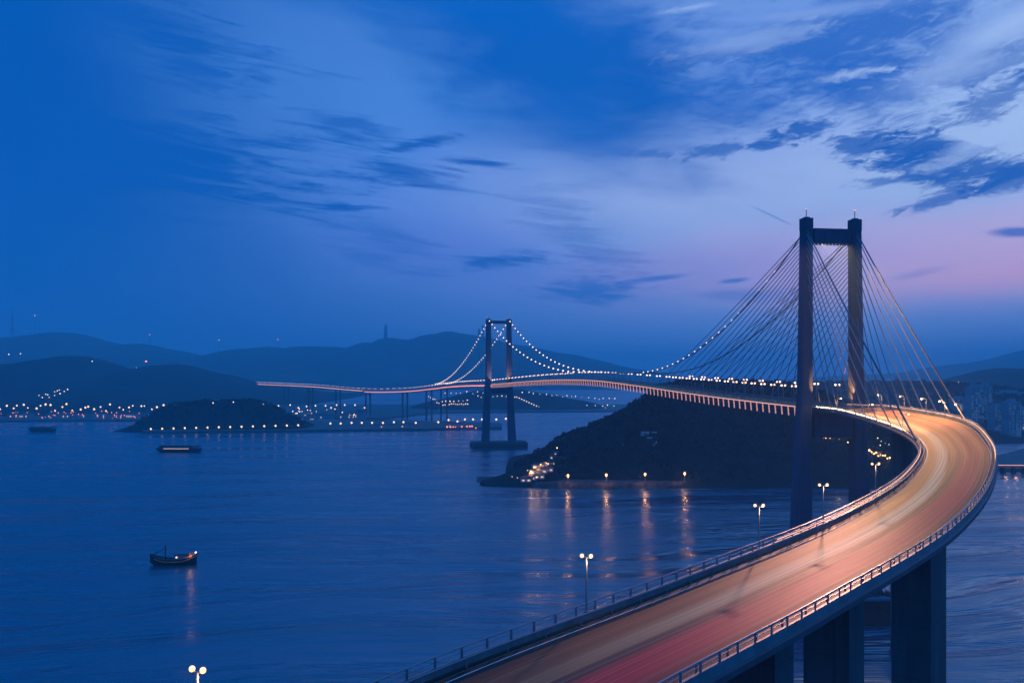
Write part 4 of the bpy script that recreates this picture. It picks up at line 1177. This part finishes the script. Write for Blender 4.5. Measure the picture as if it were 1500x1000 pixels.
b = MB(); b.tube([(6.3, -1.3, 2.6), (7.2, -1.1, 5.0), (8.0, -1.0, 3.2)], .2, 'hull_orange', 5); b.tube([(6.3, 1.3, 2.6), (7.2, 1.1, 5.0), (8.0, 1, 3.2)], .2, 'hull_orange', 5); b.build('stern_frame', FB)
b = MB(); b.ball((1.8, -1.9, 3.4), .32, 'bulb_white', 8, 5); b.build('deck_lamp', FB); b = MB(); b.ball((9.1, 0, 4.9), .45, 'bulb', 8, 5); b.build('stern_lamp', FB)
add_light('stern_glow', (7.6, -2.6, 4.6), 160, (1, .45, .15), FB, .2)
tag(FB, 'dark wooden fishing boat with a short mast and orange-lit stern on open water', 'fishing boat')
def barge(x, y, D, L, h, label, strip=True):
    p = W(x, y, D); B = empty('cargo_barge', (p.x, D, 0), R(-2))
    b, rg = hullmesh(L, 9, h * .55, .08, .12, 10); b.build('hull', B)
    b = MB(); b.box((0, 0, h * .5), (L * .93, 8, .4), 'hull'); b.box((-L * .05, 0, h * .5), (L * .74, 6.4, h * .42), 'hull', 0, (L * .72, 6, 0, 0)); b.build('cargo_hold', B)
    b = MB(); b.box((L * .42, 0, h * .5), (L * .1, 6, h * .5), 'cabin'); b.build('wheelhouse', B)
    if strip: b = MB(); b.box((-L * .02, -4.7, h * .50), (L * .56, .2, .55), 'window_lit'); b.build('lit_gallery', B)
    tag(B, label, 'barge')
M['window_lit2'] = M['window_lit']
barge(262, 661, 880, 45, 7.4, 'dark barge with a bright white strip along its side below the island')
barge(62, 631, 1180, 37, 7, 'small unlit barge moored at the far left shore', False)
# moored pontoon under the near deck
p = W(1268, 900, 282); PB = empty('work_pontoon', (p.x - 1, 284, 0), R(2))
b = MB(); b.box((0, 0, -.5), (20, 9, 8.3), 'hull'); b.build('hull', PB)
b = MB(); b.box((0, 0, 7.82), (20.6, 9.6, .7), 'cabin'); b.build('boat_deck', PB)
b = MB()
for i in range(9):
    x = -8 + i * 2.1; b.box((x, rnd.uniform(-2, 1), 8.54), (1.8, 3.5, rnd.uniform(1.0, 3.2)), 'hull', rnd.uniform(-.4, .4), (1.0, 2.4, rnd.uniform(-.4, .6), 0))
b.build('deck_gear', PB)
for i in range(5):
    b = MB(); 
    pp = [(-8 + i * 4, -4.75, 5.2)]
    ring = [(-8 + i * 4 + .75 * math.cos(a), -4.85, 5.6 + .75 * math.sin(a)) for a in [k_ * math.pi / 5 for k_ in range(11)]]
    b.tube(ring, .22, 'tyre', 5, cap=False); b.build('tyre_fender', PB)
tag(PB, 'dark work pontoon with gear on deck under the near road', 'pontoon')

# ------------------------------------------------------------------ labels for rows one can count
_u = 'first second third fourth fifth sixth seventh eighth ninth tenth eleventh twelfth thirteenth fourteenth fifteenth sixteenth seventeenth eighteenth nineteenth'.split()
_t = 'twentieth thirtieth fortieth fiftieth sixtieth seventieth eightieth ninetieth'.split(); _tt = 'twenty thirty forty fifty sixty seventy eighty ninety'.split()
def ordinal(k):
    if k < 20: return _u[k - 1]
    return _t[k // 10 - 2] if k % 10 == 0 else _tt[k // 10 - 2] + '-' + _u[k % 10 - 1]
ROWS = {'row of lamps along the island quay': 'white lamp on the quay below the island, %s from the left',
        'row of lamps along the harbour quay': 'white lamp on the harbour quay, %s from the left between island and far tower',
        'houses on the promontory tip': 'small lit house on the promontory tip, %s from the left',
        'trees along the promontory skyline': 'dark bushy tree on the promontory skyline, %s from the left',
        'lamps on the camera-side edge of the main span': 'lamp post on the camera-side edge of the main span, %s from the left',
        'lamps on the far edge of the main span': 'lamp post on the far edge of the main span, %s from the left',
        'lamps along the far viaduct': 'lamp on the far viaduct left of the slim tower, %s from the left',
        'lamps over the harbour yard': 'tall lamp over the harbour yard behind the island, %s from the left',
        'lights on the cable left of the near tower': 'light on the camera-side cable up to the near tower, %s from the left',
        'lamps on the outer kerb of the bend': 'single-arm lamp on the outer kerb of the bend, %s from the left',
        'added lamps on the inner kerb of the bend': 'single-arm lamp added on the inner kerb before the bend, %s from the left',
        'lamps on top of the island': 'single white lamp on top of the island, %s from the left',
        'lamps on the left ridges': 'single white lamp on the middle left ridge, %s from the left'}
for nm_ in ('camera-side', 'far-side'):
    ROWS['lights on the %s cable right of the far tower' % nm_] = 'light on the ' + nm_ + ' cable right of the far tower, %s from the left'
    ROWS['lights on the %s cable left of the far tower' % nm_] = 'light on the ' + nm_ + ' cable left of the far tower, %s from the left'
bpy.context.view_layer.update()
_g = {}
for o in scene.objects:
    if o.parent is None and o.get('group') in ROWS: _g.setdefault(o['group'], []).append(o)
for g_, L in _g.items():
    L.sort(key=lambda o: o.location.x / o.location.y)
    for k_, o in enumerate(L): o['label'] = ROWS[g_] % ordinal(k_ + 1)
# ------------------------------------------------------------------ haze
hm = bpy.data.materials.new('haze'); hm.use_nodes = True; t = hm.node_tree
for n_ in list(t.nodes):
    if n_.type != 'OUTPUT_MATERIAL': t.nodes.remove(n_)
pv = t.nodes.new("ShaderNodeVolumePrincipled"); pv.inputs['Density'].default_value = 2.1e-4; pv.inputs['Color'].default_value = (.52, .90, 1, 1); pv.inputs['Anisotropy'].default_value = .1
t.links.new(pv.outputs[0], [q for q in t.nodes if q.type == 'OUTPUT_MATERIAL'][0].inputs['Volume'])
M['haze'] = hm
b = MB(); b.box((0, 9200, -4), (24400, 22000, 455), 'haze'); tag(b.build('haze'), kind='stuff')
